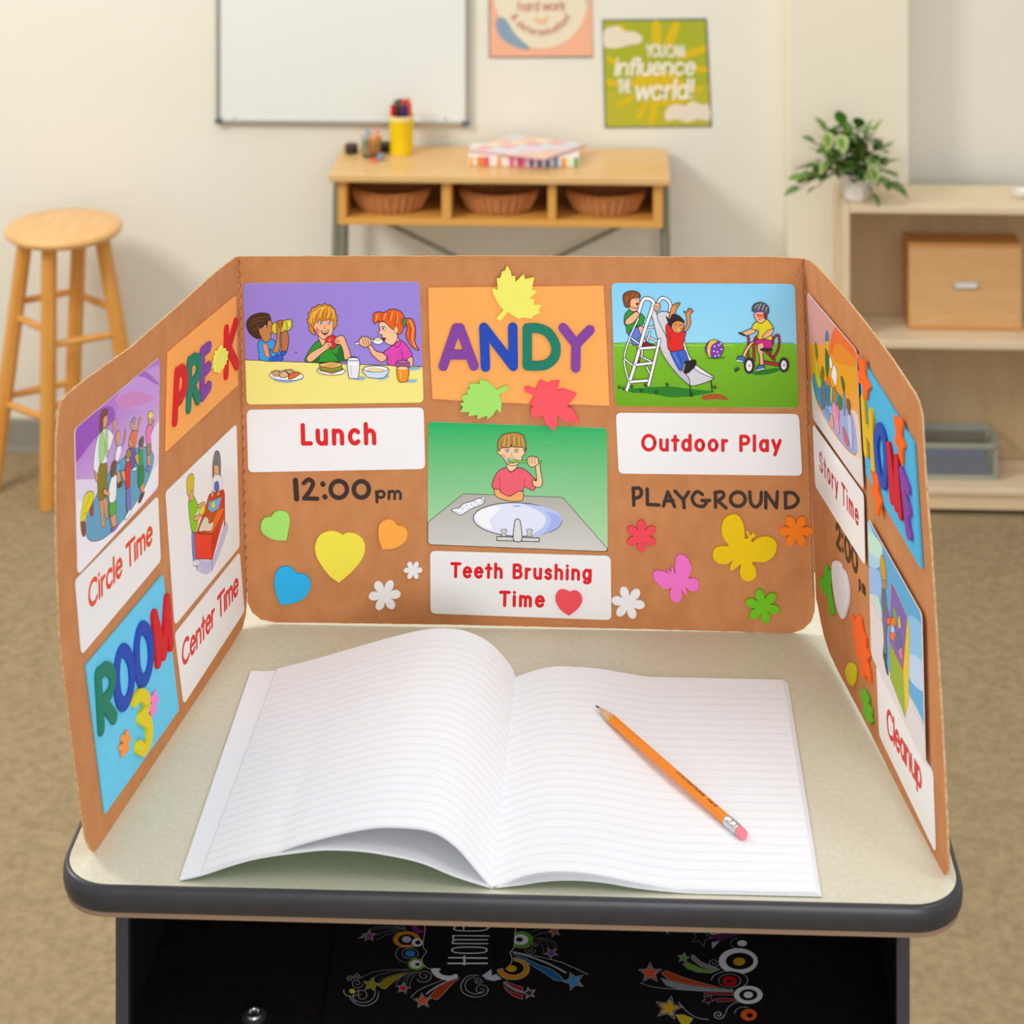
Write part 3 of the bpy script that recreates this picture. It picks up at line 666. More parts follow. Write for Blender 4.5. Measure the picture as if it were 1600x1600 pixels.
# ------------------------------------------------------------------ potted plant
pcx, pcy = at(1338, 5.045), 5.045
t = thing('potted_plant', 'bushy green trailing plant in a white pot on the shelf corner', 'plant', (pcx, pcy, st))
MB().lathe((pcx, pcy, st), [(.028, 0), (.032, .004), (.040, .045), (.046, .066), (.0435, .066), (.038, .056)], 10).build('pot', M_POT, t, bevel=.0015)
MB().lathe((pcx, pcy, st+.046), [(.03, 0), (.034, .003), (.01, .008)], 20).build('soil', mat('soil', '#3b2a1c', .9), t)
def leaf_mesh(name, w_, ms):
    m = MB(); n = 9
    for layer, (sc, dz, mi) in enumerate(((1, 0, 1), (.74, .0006, 0), (.3, .0011, 2))):
        L = []; R = []; C_ = []
        for i in range(n):
            u = i/(n-1); ww = w_*sc*math.sin(PI*u**.8)**.8*(1-.12*u) if 0 < i < n-1 else 0
            x = (u-.5)*(sc if layer else 1)+.5 if layer < 2 else (u-.5)*.6+.5; bend = -.28*(x)**2
            C_.append((x, 0, bend+dz-.03*0)); L.append((x, ww, bend+dz+.25*ww)); R.append((x, -ww, bend+dz+.25*ww))
        vs = L+C_+R; fs = []
        for i in range(n-1): fs += [(i, i+1, n+i+1, n+i), (n+i, n+i+1, 2*n+i+1, 2*n+i)]
        m.add(vs, fs, mi)
    me_o = m.build(name, ms, None, smooth=60); me = me_o.data; off = Vector(me_o.location); me.transform(Matrix.Translation(off)); bpy.data.objects.remove(me_o); return me
g1, g2, g3 = mat('leaf_green', '#56852a', .4), mat('leaf_cream_edge', '#b9bd86', .5), mat('leaf_light', '#86a63c', .45)
g4, g5, g6 = mat('leaf_dark', '#335c26', .4), mat('leaf_dark_edge', '#6d8a48', .45), mat('leaf_mid', '#4d7c34', .45)
LM = [leaf_mesh('leaf_a', .34, [g1, g1, g3]), leaf_mesh('leaf_b', .38, [g4, g5, g6]), leaf_mesh('leaf_c', .36, [g3, g2, g1]), leaf_mesh('leaf_d', .34, [g5, g4, g1])]
def leaf(p, dirv, L, k, roll):
    o = bpy.data.objects.new('leaf', LM[k]); COL.objects.link(o); o.parent = t; o.location = Vector(p)-Vector(t.location)
    o.rotation_mode = 'QUATERNION'; o.rotation_quaternion = Vector(dirv).to_track_quat('X', 'Z') @ Matrix.Rotation(roll, 4, 'X').to_quaternion(); o.scale = (L, L, L)
stems = MB(); r0 = Vector((pcx, pcy, st+.05)); random.seed(11)
def stem(e, nleaf, L, ks):
    e = Vector(e); mid = (r0+e)/2+Vector((0, 0, .045)); P = [r0*(1-u)**2+mid*2*u*(1-u)+e*u*u for u in [i/7 for i in range(8)]]
    stems.tube(P, .0013, 5)
    for i in range(nleaf):
        u = .38+.62*i/max(1, nleaf-1); q = r0*(1-u)**2+mid*2*u*(1-u)+e*u*u; d = (e-r0).normalized()
        s = Vector((random.uniform(-1, 1), random.uniform(-1, .4), random.uniform(-.5, .7))).normalized()
        leaf(q, d*.6+s if i < nleaf-1 else d+s*.2, L*random.uniform(.8, 1.15), random.choice(ks), random.uniform(-.5, .5))
ends = [(1315, 195), (1290, 205), (1340, 200), (1365, 210), (1275, 225), (1300, 235), (1320, 225), (1345, 235), (1378, 235), (1388, 255), (1290, 255), (1270, 262), (1310, 262), (1335, 258), (1360, 262), (1372, 280), (1352, 285), (1262, 275), (1385, 270), (1325, 205), (1305, 212), (1350, 215), (1330, 240), (1368, 245), (1285, 240)]
for i, (a, b) in enumerate(ends):
    stem(aty(a, b, pcy-.02+.06*math.sin(i*2.4)), 7, .043, [0, 0, 1, 0, 3, 2])
for a, b, k in ((1256, 278, 0), (1278, 292, 1), (1250, 294, 3), (1398, 296, 1), (1388, 288, 3), (1337, 280, 1), (1360, 300, 0)):
    stem(aty(a, b, pcy-.03), 3, .042, [k])
leaf(aty(1312, 210, pcy-.08), (.1, -.7, -.5), .05, 2, 0); leaf(aty(1292, 205, pcy-.08), (.05, -.5, -.7), .045, 2, 0); leaf(aty(1362, 255, pcy-.08), (.2, -.5, -.8), .05, 2, 0)
leaf(aty(1317, 196, pcy), (0, -.1, 1), .03, 0, 0); leaf(aty(1278, 275, pcy-.04), (-1, -.2, -.1), .045, 1, .6); leaf(aty(1380, 268, pcy-.04), (1, -.3, -.1), .04, 1, 0)
o = stems.build('stems', mat('stem_brown', '#6c5a34', .6), t, smooth=60); o['kind'] = 'stuff'
# ------------------------------------------------------------------ desk
Z0 = CAM_H-.866
dx0, dx1, dy0, dy1 = -.3665, .2370, 1.3585, 1.815
dk = thing('school_desk', 'school desk with pale speckled top and black rounded edge, nearest to the camera', 'desk', ((dx0+dx1)/2, 1.58, 0))
PD = Plane((0, 0, Z0), (1, 0, 0), (0, 1, 0))
prism(PD, rr(dx0+.0003, dx1-.0003, dy0+.0003, dy1-.0003, .034, 8), -.0160, 0).build('desktop', M_LAM, dk)
prism(PD, rr(dx0-.001, dx1+.001, dy0-.001, dy1+.001, .034, 8), -.0212, -.0161).build('particle_core', M_CORE, dk)
band(dx0, dx1, dy0, dy1, .034, [(.0001, Z0+.0002), (.0016, Z0+.0001), (.0030, Z0-.0015), (.0038, Z0-.005), (.0040, Z0-.0095), (.0034, Z0-.0145), (.0022, Z0-.0172), (.0001, Z0-.0175)], 10).build('edge_band', M_RIM, dk, smooth=50)
xa = aty(183, 1500, 1.385).x; xb = aty(1420, 1500, 1.385).x; zt_ = Z0-.0215; zs = Z0-.135; yf = 1.383
for a, b, s_ in ((xa, xa+.0022, 1), (xb-.0022, xb, -1)):
    MB().box(a, b, yf, dy1-.03, zs-.003, zt_).build('side_plate', M_BOX, dk)
    x_ = a if s_ > 0 else b-.009
    MB().box(x_, x_+.009, yf-.0035, yf+.001, zs-.06, zt_).build('front_flange', M_LEGD, dk, bevel=.0012)
    x2 = (a+.0022) if s_ > 0 else (b-.0032)
    MB().box(x2, x2+.001, yf+.004, yf+.03, zs, zt_).build('inner_lip', M_LEGD, dk)
MB().box(xa+.0022, xb-.0022, dy1-.034, dy1-.03, zs, zt_).build('back_plate', M_BOX, dk)
MB().box(xa+.0022, xb-.0022, yf+.002, dy1-.034, zs-.003, zs).build('book_shelf', M_BOX, dk)
for qx in (xa+.02, xb-.02):
    MB().box(qx-.012, qx+.012, yf+.03, dy1-.06, .02, zs-.003).build('leg', M_LEGD, dk, bevel=.004)
    MB().box(qx-.018, qx+.018, yf+.0, dy1-.02, .0005, .022).build('foot_bar', M_LEGD, dk, bevel=.006)
p = atz(397, 1588, zs)
f = MB().lathe(p, [(.0084, 0), (.0086, .0008), (.0062, .0016), (.0058, .0032), (.0036, .0034), (.003, .0014), (.001, .0012)], 24).build('screw', M_CHROME, dk, smooth=40)
f = MB().lathe((p.x, p.y, p.z+.0012), [(.0019, 0), (.0019, .0012), (.0006, .0015)], 6).build('screw_socket', M_LEGD, dk)

# folder on the book shelf
PF = Plane((0, 1.45, zs+.0004), (1, 0, 0), (0, 1, 0))
fold = thing('homework_folder', 'black folder with colourful scratch-art stars and the word Home on the desk shelf', 'folder', (0, 1.5, zs))
fc = [PF.uv(*q) for q in ((536, 1370), (1151, 1378), (1180, 1690), (492, 1690))]
prism(PF, fc, 0, .0022).build('cover', mat('folder_black', '#1c1a1b', .42, bump=.08, bscale=400, spec=.4), fold)
A = Art(PF, (0, 0, 1), .0024, 2150., .00001)
def C1(x, y): return (500+x*.1375, 1430+y*.1375)
def C2(x, y): return (700+x*.15, 1430+y*.15)
def C3(x, y): return (960+x*.15, 1430+y*.15)
def TR_(C, s): v = pts_of(s); return [C(*q) for q in v]
def star(C, cx, cy, R, rot, col, ow=.9, sq=.78, oc='#d8d8d8', outer=1.35):
    def sp(R): return [(cx+R*(1 if k % 2 == 0 else .45)*math.cos(math.radians(rot+36*k)), cy+sq*R*(1 if k % 2 == 0 else .45)*math.sin(math.radians(rot+36*k))) for k in range(10)]
    if outer: A.L(oc, ow, [C(*q) for q in sp(R*outer)], True, True)
    A.P(col, [C(*q) for q in sp(R)], .5 if not outer else .5, True, '#e0dcd8')
def ring(C, cx, cy, rx, ry, col, w_=0, a0=0, a1=360):
    q = [C(cx+rx*math.cos(math.radians(a0+(a1-a0)*k/24)), cy+ry*math.sin(math.radians(a0+(a1-a0)*k/24))) for k in range(25)]
    if w_: A.L(col, w_, q, False, True)
    else: A._face([A.uv(p) for p in q[:-1]], col)
def spiral(C, cx, cy, r, turns=1.6, w_=.8, d=1, a0=0):
    n = int(turns*14); A.L('#cfcfcf', w_, [C(cx+r*(1-k/n*.85)*math.cos(a0+d*2*PI*turns*k/n), cy+.8*r*(1-k/n*.85)*math.sin(a0+d*2*PI*turns*k/n)) for k in range(n+1)], False, True)
K = '#1c1a1b'; W = '#f2f0f4'
# left cluster
for s_ in ('545 205 650 170 800 165 960 195', '560 215 700 185 850 185 960 200', '640 265 780 215 900 210', '650 320 760 260 900 230', '845 95 850 140 900 175 960 185', '905 95 920 150 965 180', '985 95 960 150 975 215'):
    A.L('#b8b8b8', .6, TR_(C1, s_))
star(C1, 558, 272, 62, -90, '#8f3f94', .7, .85); A.P('#b9b9b9', TR_(C1, '425 300 495 270 500 295'), 0, True)
ring(C1, 1130, 170, 85, 75, '#86307e'); ring(C1, 1150, 165, 42, 40, K)
ring(C1, 985, 315, 155, 95, '#e0922a'); ring(C1, 985, 318, 98, 62, K); ring(C1, 985, 315, 52, 36, '#c6c8d6')
ring(C1, 1105, 350, 62, 48, W); ring(C1, 1112, 350, 32, 24, K)
ring(C1, 1000, 480, 140, 98, W, .5, 75, 275); ring(C1, 1025, 475, 92, 58, W, .6); ring(C1, 1025, 475, 56, 38, '#2d8fe0')
ring(C1, 1095, 598, 98, 68, '#6fb43a'); ring(C1, 1090, 598, 66, 46, W); ring(C1, 1108, 600, 28, 18, K)
A.P(K, TR_(C1, '1195 95 1400 95 1400 650 1240 650 1180 610 1160 560 1165 520 1210 455 1180 430 1165 400 1175 300 1195 200'), 0, True)
A.L(W, .9, TR_(C1, '1175 95 1195 200 1178 300 1170 400')); A.L(W, .9, TR_(C1, '1170 405 1190 430 1210 455 1165 520 1160 570 1190 620 1250 652 1370 655'))
for s_ in ('480 750 600 690 800 660 1000 655', '560 775 700 710 900 670 1030 665', '670 790 800 730 1000 680', '860 850 890 780 960 720 1060 690', '930 840 960 770 1020 710 1080 685', '980 830 1000 760 1060 700 1110 680', '1020 860 1030 790 1090 710 1140 680'):
    A.L('#bdbdbd', .6, TR_(C1, s_))
A.P('#a29217', TR_(C1, '660 830 760 760 900 715 1000 700 880 770 800 830 740 885 690 870'), .5, True, '#c8c8c0')
star(C1, 585, 835, 105, -150, '#a29a1a', .6, .8, outer=0); star(C1, 945, 875, 62, -80, '#d21420', .7, .8)
spiral(C1, 425, 735, 48); spiral(C1, 340, 765, 45, d=-1); spiral(C1, 420, 820, 75, 1.5); spiral(C1, 470, 960, 105, 1.4, .9, 1, 2.2)
ring(C1, 500, 940, 165, 135, W, .8, -10, 165); ring(C1, 490, 930, 135, 110, W, .7, -5, 150); ring(C1, 355, 910, 85, 60, W, .8, -10, 200); ring(C1, 365, 908, 34, 26, '#e6d23a')
A.P('#b9481c', TR_(C1, '1235 975 1330 870 1450 800 1590 760 1500 830 1420 920 1330 1010'), .6, True, '#d8d8d8')
A.L(W, .7, TR_(C1, '1030 985 1120 900 1300 820 1560 735')); A.L('#c9c9c9', 2.6, TR_(C1, '1210 940 1320 860 1540 755')); A.L(K, .5, TR_(C1, '1230 950 1330 870 1540 765'))
star(C1, 1165, 1020, 80, -95, '#f0642a', .8, .85); spiral(C1, 1185, 735, 100, 1.7, .9, -1, 2.6)
A.P(W, TR_(C1, '1265 655 1370 655 1350 690 1400 725 1480 735 1550 715 1560 760 1450 790 1340 760 1280 710'), 0); ring(C1, 1430, 690, 50, 30, K)
# word
for s_, w_ in (('10 485 405 490', 3.4), ('0 545 405 545', 3.4), ('170 470 170 560', 3.4)): A.L(W, w_, TR_(C2, s_), False, True)
A.L(W, 2.6, TR_(C2, '40 405 80 382 220 375 370 382 405 405 370 432 220 440 80 432'), True)
for s_ in ('50 255 425 258', '60 298 410 298', '45 338 415 340'): A.L(W, 2.6, TR_(C2, s_))
A.L(W, 2.4, TR_(C2, '65 258 48 280 65 298 48 320 55 338'))
A.L(W, 2.4, TR_(C2, '160 208 160 160 110 150 65 170 65 190 110 205 250 208 360 202 420 180 400 160 330 155 225 158')); A.L(W, 2.2, TR_(C2, '70 108 340 100'))
# right of the word
ring(C2, 800, 110, 95, 38, '#cfcfd4', 0, 0, 180); ring(C2, 800, 112, 140, 68, '#bcbcbc', .6, 0, 150); ring(C2, 800, 110, 225, 110, '#bcbcbc', .6, 0, 75)
ring(C2, 760, 300, 128, 90, '#62a532'); ring(C2, 755, 298, 82, 56, W); ring(C2, 745, 298, 36, 24, K)
A.P(K, TR_(C2, '560 130 735 150 700 190 690 290 685 380 645 430 660 520 620 590 520 610 500 400'), 0, True)
A.L(W, .9, TR_(C2, '740 150 705 190 692 290 687 380 645 432')); A.L(W, .9, TR_(C2, '645 432 668 510 640 570 600 605'))
star(C2, 1105, 215, 55, -110, '#b9551f', .5, .85); star(C2, 1075, 440, 62, 95, '#7d3c92', .5, .75)
for s_ in ('890 270 950 240 1050 210', '890 280 960 230 1040 240', '900 290 980 360 1000 450', '920 285 1020 330 1060 400', '940 280 1080 330 1110 400', '960 280 1100 320 1140 410'): A.L('#a8a8a8', .5, TR_(C2, s_))
spiral(C2, 850, 405, 62, 1.6, .6); spiral(C2, 905, 350, 36, 1.4, .6)
A.P('#1f6fa8', TR_(C2, '670 450 800 495 960 570 1080 610 1180 690 1215 740 1110 725 1000 650 870 570 760 510'), .7, True, '#cfcfcf')
A.L(W, .8, TR_(C2, '665 425 900 470 1150 530 1300 590 1455 665')); A.L('#bfbfbf', 3.5, TR_(C2, '690 440 850 480 1050 555 1225 645')); A.L(K, .5, TR_(C2, '700 450 900 505 1100 590 1220 665'))
star(C2, 1310, 735, 88, -110, '#35a4ea', .9, .85)
A.P('#e0952a', [C2(680+170*math.cos(math.radians(a)), 608+115*math.sin(math.radians(a))) for a in range(-90, 181, 12)]+[C2(680+112*math.cos(math.radians(a)), 600+72*math.sin(math.radians(a))) for a in range(180, -91, -12)], .7, True, '#dcdcdc')
ring(C2, 662, 606, 56, 36, '#e0b01c'); A.P('#d8d6ea', TR_(C2, '355 680 450 610 460 680 500 660 560 715 480 735 400 720'), 0, True)
A.P('#a81f26', TR_(C2, '600 730 680 770 780 800 775 840 690 810 620 770'), .5, True, '#ddd'); A.P('#a81f26', TR_(C2, '575 780 660 850 775 880 775 930 680 895 600 830'), .5, True, '#ddd'); A.L('#a0a0a0', 5, TR_(C2, '590 755 680 820 770 850'))
star(C2, 845, 862, 55, -30, '#4a2320', .9, .85); spiral(C2, 315, 730, 50, 1.7, .8); spiral(C2, 345, 830, 78, 1.4, .8, -1, .2)
A.L(W, .8, TR_(C2, '320 675 200 690 135 780 160 860 270 905 390 880 420 820')); A.L(W, .7, TR_(C2, '280 690 190 740 190 830 290 875 350 850'))
A.build('scratch_art', fold, M_FOLDER)
A = Art(PF, (0, 0, 1), .0024, 2150., .00001)
# far right cluster
A.P('#2d8fd8', TR_(C3, '500 140 610 150 552 225'), .8, True, '#ddd')
A.P('#5d2a5c', TR_(C3, '850 150 1310 150 1310 240 1100 300 1010 270 1060 230 1290 210 1000 190 900 205 800 200'), 0, True); A.P('#a9a9b4', TR_(C3, '1000 180 1200 175 1310 200 1130 220 1010 240'), 0); A.P('#b5b5c6', TR_(C3, '1010 320 1100 300 1020 390'), 0, True)
star(C3, 905, 260, 118, -140, '#1a1416', .8, .9, outer=0); A.L('#777', .4, TR_(C3, '570 235 700 200 850 165'))
star(C3, 720, 480, 52, -80, '#64b02c', .6, .85); A.P('#7fa83a', TR_(C3, '710 545 760 525 900 590 1050 620 1010 640 860 630 760 590'), .4, True, '#ddd'); A.P('#8f8f95', TR_(C3, '800 460 820 445 900 520 1100 600 1060 620 900 570 810 500'), .5, True, '#ddd')
spiral(C3, 1035, 530, 65, 1.6, .8); ring(C3, 1290, 515, 205, 135, W, 0); ring(C3, 1305, 515, 145, 88, K); ring(C3, 1300, 520, 62, 42, '#e0a41c')
ring(C3, 1200, 715, 190, 95, K); ring(C3, 1200, 715, 190, 95, W, .7, -180, 40); ring(C3, 1200, 720, 115, 70, W, .5); ring(C3, 1200, 725, 76, 52, '#c81820'); ring(C3, 1195, 725, 26, 17, K)
ring(C3, 1300, 330, 90, 55, W, .4, 90, 260); ring(C3, 1330, 330, 50, 32, W, 0)
A.P('#c2521c', TR_(C3, '490 640 540 615 700 680 900 740 1150 800 1000 790 760 760 560 710'), .5, True, '#ddd'); A.P('#9aa0a6', TR_(C3, '480 690 560 720 760 770 1000 800 1240 815 1240 835 900 830 680 815 540 770'), .4, True, '#ddd'); A.L(W, .6, TR_(C3, '270 745 420 790 700 815 1000 830'))
star(C3, 372, 640, 92, -90, '#f0602c', .9, .9)
ring(C3, 1395, 870, 150, 95, W, 0); ring(C3, 1395, 870, 95, 60, K); ring(C3, 1395, 870, 50, 34, W)
A.P('#8e1c24', TR_(C3, '930 850 1080 840 1240 845 1240 875 1040 870 980 890'), .4, True, '#ddd'); A.P('#8e1c24', TR_(C3, '1050 910 1150 905 1280 915 1270 935 1080 945'), .4, True, '#ddd'); star(C3, 975, 920, 70, -60, '#35181a', .8, .85, outer=0)
ring(C3, 1340, 1070, 180, 130, W, .7, -180, -60); ring(C3, 1350, 1070, 100, 72, W, .6, -180, -60); ring(C3, 1400, 1080, 85, 62, '#f0682a'); ring(C3, 1410, 1085, 34, 24, K)
star(C3, 565, 1010, 110, -150, '#e6b41c', 1, .85); A.P('#dcc21c', TR_(C3, '640 1080 720 1080 820 1120 760 1200 700 1180'), .6, True, '#ddd'); spiral(C3, 1085, 1080, 62, 1.5, 1.4); A.L(W, .8, TR_(C3, '670 950 760 1050 860 1110 980 1130'))
A.build('scratch_art', fold, M_FOLDER)

# ------------------------------------------------------------------ the cardboard privacy board
Ab, Bb = atz(385, 975, Z0), atz(1274, 991, Z0)
PC = Plane(Ab, Bb-Ab, (0, 0, 1))
TLc = PC.w(PC.uv(372, 402)); TRc = PC.w(PC.uv(1256, 404))
PL = Plane(Ab, atz(148, 1333, Z0)-Ab, TLc-Ab); PR = Plane(Bb, atz(1478, 1373, Z0)-Bb, TRc-Bb)
bd = thing('privacy_board', 'brown three-panel cardboard study screen standing on the desk, decorated with cards', 'board', (Ab+Bb)/2)
def raggedge(uv, amp=.0002, step=.004):
    out = []
    for i in range(len(uv)):
        a, b = Vector(uv[i]), Vector(uv[(i+1) % len(uv)]); n = max(1, int((b-a).length/step))
        for k in range(n): q = a+(b-a)*k/n; out.append((q.x+random.uniform(-amp, amp), q.y+random.uniform(-amp, amp)))
    return out
random.seed(3)
def panel(pl, px, label=None):
    uv = raggedge([(a, max(b, .0002)) for a, b in (pl.uv(*q) for q in pts_of(px))]); uv = [(a, max(b, .0002)) for a, b in uv]; o = prism(pl, uv, -.0016, 0, emi=1).build('panel', [M_KRAFT, M_KEDGE], bd)
    if label: o['label'] = label
panel(PC, '372.3 401 470 400.5 800 400 1000 401.5 1200 401.5 1256 404.5 1260 560 1268 760 1273.5 935 1273 955 1268 971 1256 983 1238 989.5 1000 983 700 976 430 972.5 408 968 394 957 387 941 381 760 376 560', 'centre panel facing the camera')
panel(PL, '372 401 367 402.5 330 432 279 478 240 512 205 543 182 559 144 586 120 604 103 619 96.5 627 93.5 638 89 680 88 760 89 860 94 994 105 1094 116 1182 127 1265 135 1310 141 1326 147 1332 155 1328 168 1308 190 1277 215 1243 262 1172 300 1113 345 1043 379 982 384 962 386 941 381 760 376 560', 'left wing, angled towards the camera')
panel(PR, '1256 404 1267 409 1281 422 1304 447 1328 475 1352 505 1374 534 1396 565 1415 594 1428 614 1435 628 1440 650 1445 745 1453 840 1459 935 1471 1129 1478.7 1284 1481.5 1355 1479.5 1368 1474 1368 1440 1302 1390 1205 1350 1125 1310 1050 1296 1020 1287 993 1281 965 1278 948 1275 935 1268 760 1260 560', 'right wing, angled towards the camera')
cr = MB()
for y0 in range(455, 930, 17):
    x0 = 372.3+(y0-402)/573*12.7
    prism(PC, [PC.uv(x0+1.2*math.sin(2*PI*k/10)+1.5, y0+7.2*math.cos(2*PI*k/10)) for k in range(10)], 0, .0007, cr)
cr.build('perforated_fold', M_KRAFT, bd, smooth=60)
A = Art(PC, (0, 0, 1), .0002, 1870.)
A.L('#7c4a28', 1.1, [(373.2+(y-402)/573*12.7+1.6*math.sin(y*.37), y) for y in range(403, 936, 4)])  # perforation slit, with the crease shadow drawn into the same dark line
A.build('crease_mark', bd); A = Art(PC, (0, 0, 1), .0002, 1870.)
A.L('#8a5530', 1.0, [(1254.5+(y-404)/560*17.5+.8*math.sin(y*.45), y) for y in range(405, 936, 4)])
A.L('#d79c6a', .8, '1195 412 1228 420 1242 436/1215 410 1238 418 1249 430/1205 402 1206 440', sharp=True)
A.build('crease_mark', bd)
# marker writing
A = Art(PC, (380, 700, .1875), .0003, 1870.); INK = '#3a2b24'
for w_, s_, sh in ((44, '436 268 446 424', 1), (36, '505 293 545 262 582 290 560 350 508 420', 0), (36, '508 418 618 422', 1), (42, '663 298 666 302', 1), (42, '680 404 683 408', 1), (24, '1110 362 1116 450', 1), (22, '1215 362 1215 422', 1), (22, '1215 375 1240 358 1262 375 1262 422', 0), (22, '1262 375 1290 358 1310 380 1310 422', 0)):
    A.L(INK, w_, s_, sharp=bool(sh))
A.E(None, 797, 344, 68, 70, 0, 37, INK); A.E(None, 985, 344, 63, 68, 0, 37, INK); A.E(None, 1147, 385, 30, 27, 0, 22, INK)
A.build('marker_writing', bd)['label'] = 'handwritten 12:00 pm in dark marker'
A = Art(PC, (950, 700, .2125), .0003, 1870.)
for s_ in ('185 292 190 420', '288 300 290 414 375 419', '408 425 440 322 490 430', '415 388 480 386', '492 316 545 372', '592 322 555 380 560 438', '690 385 748 385', '790 325 790 435', '808 388 868 440', '1160 440 1160 325 1238 438 1245 322', '1305 328 1305 436'): A.L(INK, 25, s_, sharp=True)
for s_ in ('185 300 225 293 246 320 235 355 195 372', '695 342 655 320 620 362 640 415 700 428 728 390', '785 328 838 322 850 355 805 388', '1042 322 1050 400 1085 433 1122 400 1127 325', '1300 330 1360 330 1398 380 1365 428 1305 440'): A.L(INK, 25, s_)
A.E(None, 955, 376, 54, 52, 0, 26, INK); A.build('marker_writing', bd)['label'] = 'handwritten PLAYGROUND in dark marker'
G['0'] = (.8, 'A.4 .5 .3 .48 0 360'); G[':'] = (.35, 'M.17 .78 L.17 .8 M.17 .15 L.17 .17')
A = Art(PR, (1250, 780, .3876), .0003, 1900.)
text(A, '2:00', INK, (146, 180), (236, 306), (144, 92), .24); text(A, 'pm', INK, (236, 352), (268, 392), (235, 305), .2)
A.build('marker_writing', bd)['label'] = 'handwritten 2:00 pm in dark marker'

# ------------------------------------------------------------------ notebook
def page_material():
    m = mat('ruled_paper', '#f4f5f8', .75, spec=.2); nt = m.node_tree; uvn = nt.nodes.new('ShaderNodeUVMap'); sp = nt.nodes.new('ShaderNodeSeparateXYZ')
    nt.links.new(uvn.outputs[0], sp.inputs[0])
    def mth(op, a, b=None):
        n = nt.nodes.new('ShaderNodeMath'); n.operation = op; nt.links.new(a, n.inputs[0])
        if b is not None: n.inputs[1].default_value = b
        return n.outputs[0]
    fr = mth('FRACT', mth('MULTIPLY', sp.outputs[1], 27)); ln = mth('LESS_THAN', fr, .17); ok = mth('LESS_THAN', sp.outputs[1], .93)
    mm = nt.nodes.new('ShaderNodeMath'); mm.operation = 'MULTIPLY'; nt.links.new(ln, mm.inputs[0]); nt.links.new(ok, mm.inputs[1])
    mx = nt.nodes.new('ShaderNodeMix'); mx.data_type = 'RGBA'; mx.inputs[6].default_value = (*lin('#f5f6f9'), 1); mx.inputs[7].default_value = (*lin('#eceef3'), 1)
    nt.links.new(mm.outputs[0], mx.inputs[0]); nt.links.new(mx.outputs[2], nt.nodes['Principled BSDF'].inputs['Base Color']); return m
M_PAGE = page_material(); M_PAPER = mat('plain_paper', '#f4f5f8', .75, spec=.2); M_GREEN = mat('green_cover', '#4f9a4a', .5)
YN, YFAR = 1.3632, 1.6278
def L3(s): return [(260+a*.375, 960+b*.375) for a, b in pts_of(s)]
def L4(s): return [(700+a*.375, 960+b*.375) for a, b in pts_of(s)]
def prof3(px, Y):
    P = [aty(a, b, Y) for a, b in px]; P = [(p.x, max(p.z, Z0+.0013)) for p in P]; q = spline(P, False, 8); d = [0]
    for i in range(1, len(q)): d.append(d[-1]+math.hypot(q[i][0]-q[i-1][0], q[i][1]-q[i-1][1]))
    out = []; n = 40; j = 0
    for k in range(n+1):
        s_ = d[-1]*k/n
        while j < len(d)-2 and d[j+1] < s_: j += 1
        u = (s_-d[j])/max(1e-9, d[j+1]-d[j]); out.append((q[j][0]+(q[j+1][0]-q[j][0])*u, q[j][1]+(q[j+1][1]-q[j][1])*u))
    return out
def sheet(name, a, b, m, parent, th=.0003, m2=None, dz=0):
    n = len(a); rows = 12; vs = []; uvs = []
    for sgn in (0, 1):
        for r in range(rows+1):
            v = r/rows
            for k in range(n):
                x = a[k][0]*(1-v)+b[k][0]*v; z = a[k][1]*(1-v)+b[k][1]*v; vs.append((x, YN+(YFAR-YN)*v, z+dz-(th if sgn else 0))); uvs.append((k/(n-1), v))
    T = (rows+1)*n; fs = []; ms = []
    for r in range(rows):
        for k in range(n-1):
            i = r*n+k; fs.append((i, i+1, i+n+1, i+n)); ms.append(0); fs.append((T+i, T+i+n, T+i+n+1, T+i+1)); ms.append(1)
    ed = [k for k in range(n)]+[r*n+n-1 for r in range(1, rows+1)]+[rows*n+k for k in range(n-2, -1, -1)]+[r*n for r in range(rows-1, 0, -1)]
    for i in range(len(ed)): p_, q_ = ed[i], ed[(i+1) % len(ed)]; fs.append((p_, T+p_, T+q_, q_)); ms.append(2)
    me = bpy.data.meshes.new(name); off = worldloc(parent); me.from_pydata([tuple(Vector(p)-off) for p in vs], [], fs)
    for x in (m, m2 or m, M_PAPER): me.materials.append(x)
    me.polygons.foreach_set('material_index', ms); ul = me.uv_layers.new(name='UVMap')
    for lp in me.loops: ul.data[lp.index].uv = uvs[lp.vertex_index]
    me.shade_smooth(); me.set_sharp_from_angle(angle=math.radians(60)); o = bpy.data.objects.new(name, me); COL.objects.link(o); o.parent = parent; return o
def mixp(a, b, t): return [(p[0]*(1-t)+q[0]*t, p[1]*(1-t)+q[1]*t) for p, q in zip(a, b)]
nb = thing('notebook', 'open notebook with blank ruled white pages, left pages arching up, on the desk', 'notebook', (-.07, 1.495, Z0))
LtN = prof3(L3('150 1080 300 1045 430 1003 520 965 700 915 850 886 960 882 1100 898 1200 958 1282 1050 1356 1158'), YN); LtF = prof3(L3('462 226 640 180 900 105 1050 68 1150 58 1250 70 1350 120 1432 210 1455 273'), YFAR)
LbN = prof3(L3('55 1118 150 1085 270 1045 400 1012 600 985 700 980 850 990 1050 1030 1200 1090 1354 1159'), YN); LbF = prof3(L3('352 268 440 250 700 225 1000 225 1300 250 1452 275'), YFAR)
def above(T, B, g):
    out = []
    for x, z in T:
        for k in range(len(B)-1):
            if B[k][0] <= x <= B[k+1][0]: zb = B[k][1]+(B[k+1][1]-B[k][1])*(x-B[k][0])/max(1e-9, B[k+1][0]-B[k][0]); z = max(z, zb+g*min(1, (B[-1][0]-x)/.02)); break
        out.append((x, z))
    return out
LtN = above(LtN, LbN, .0024); LtF = above(LtF, LbF, .0024)
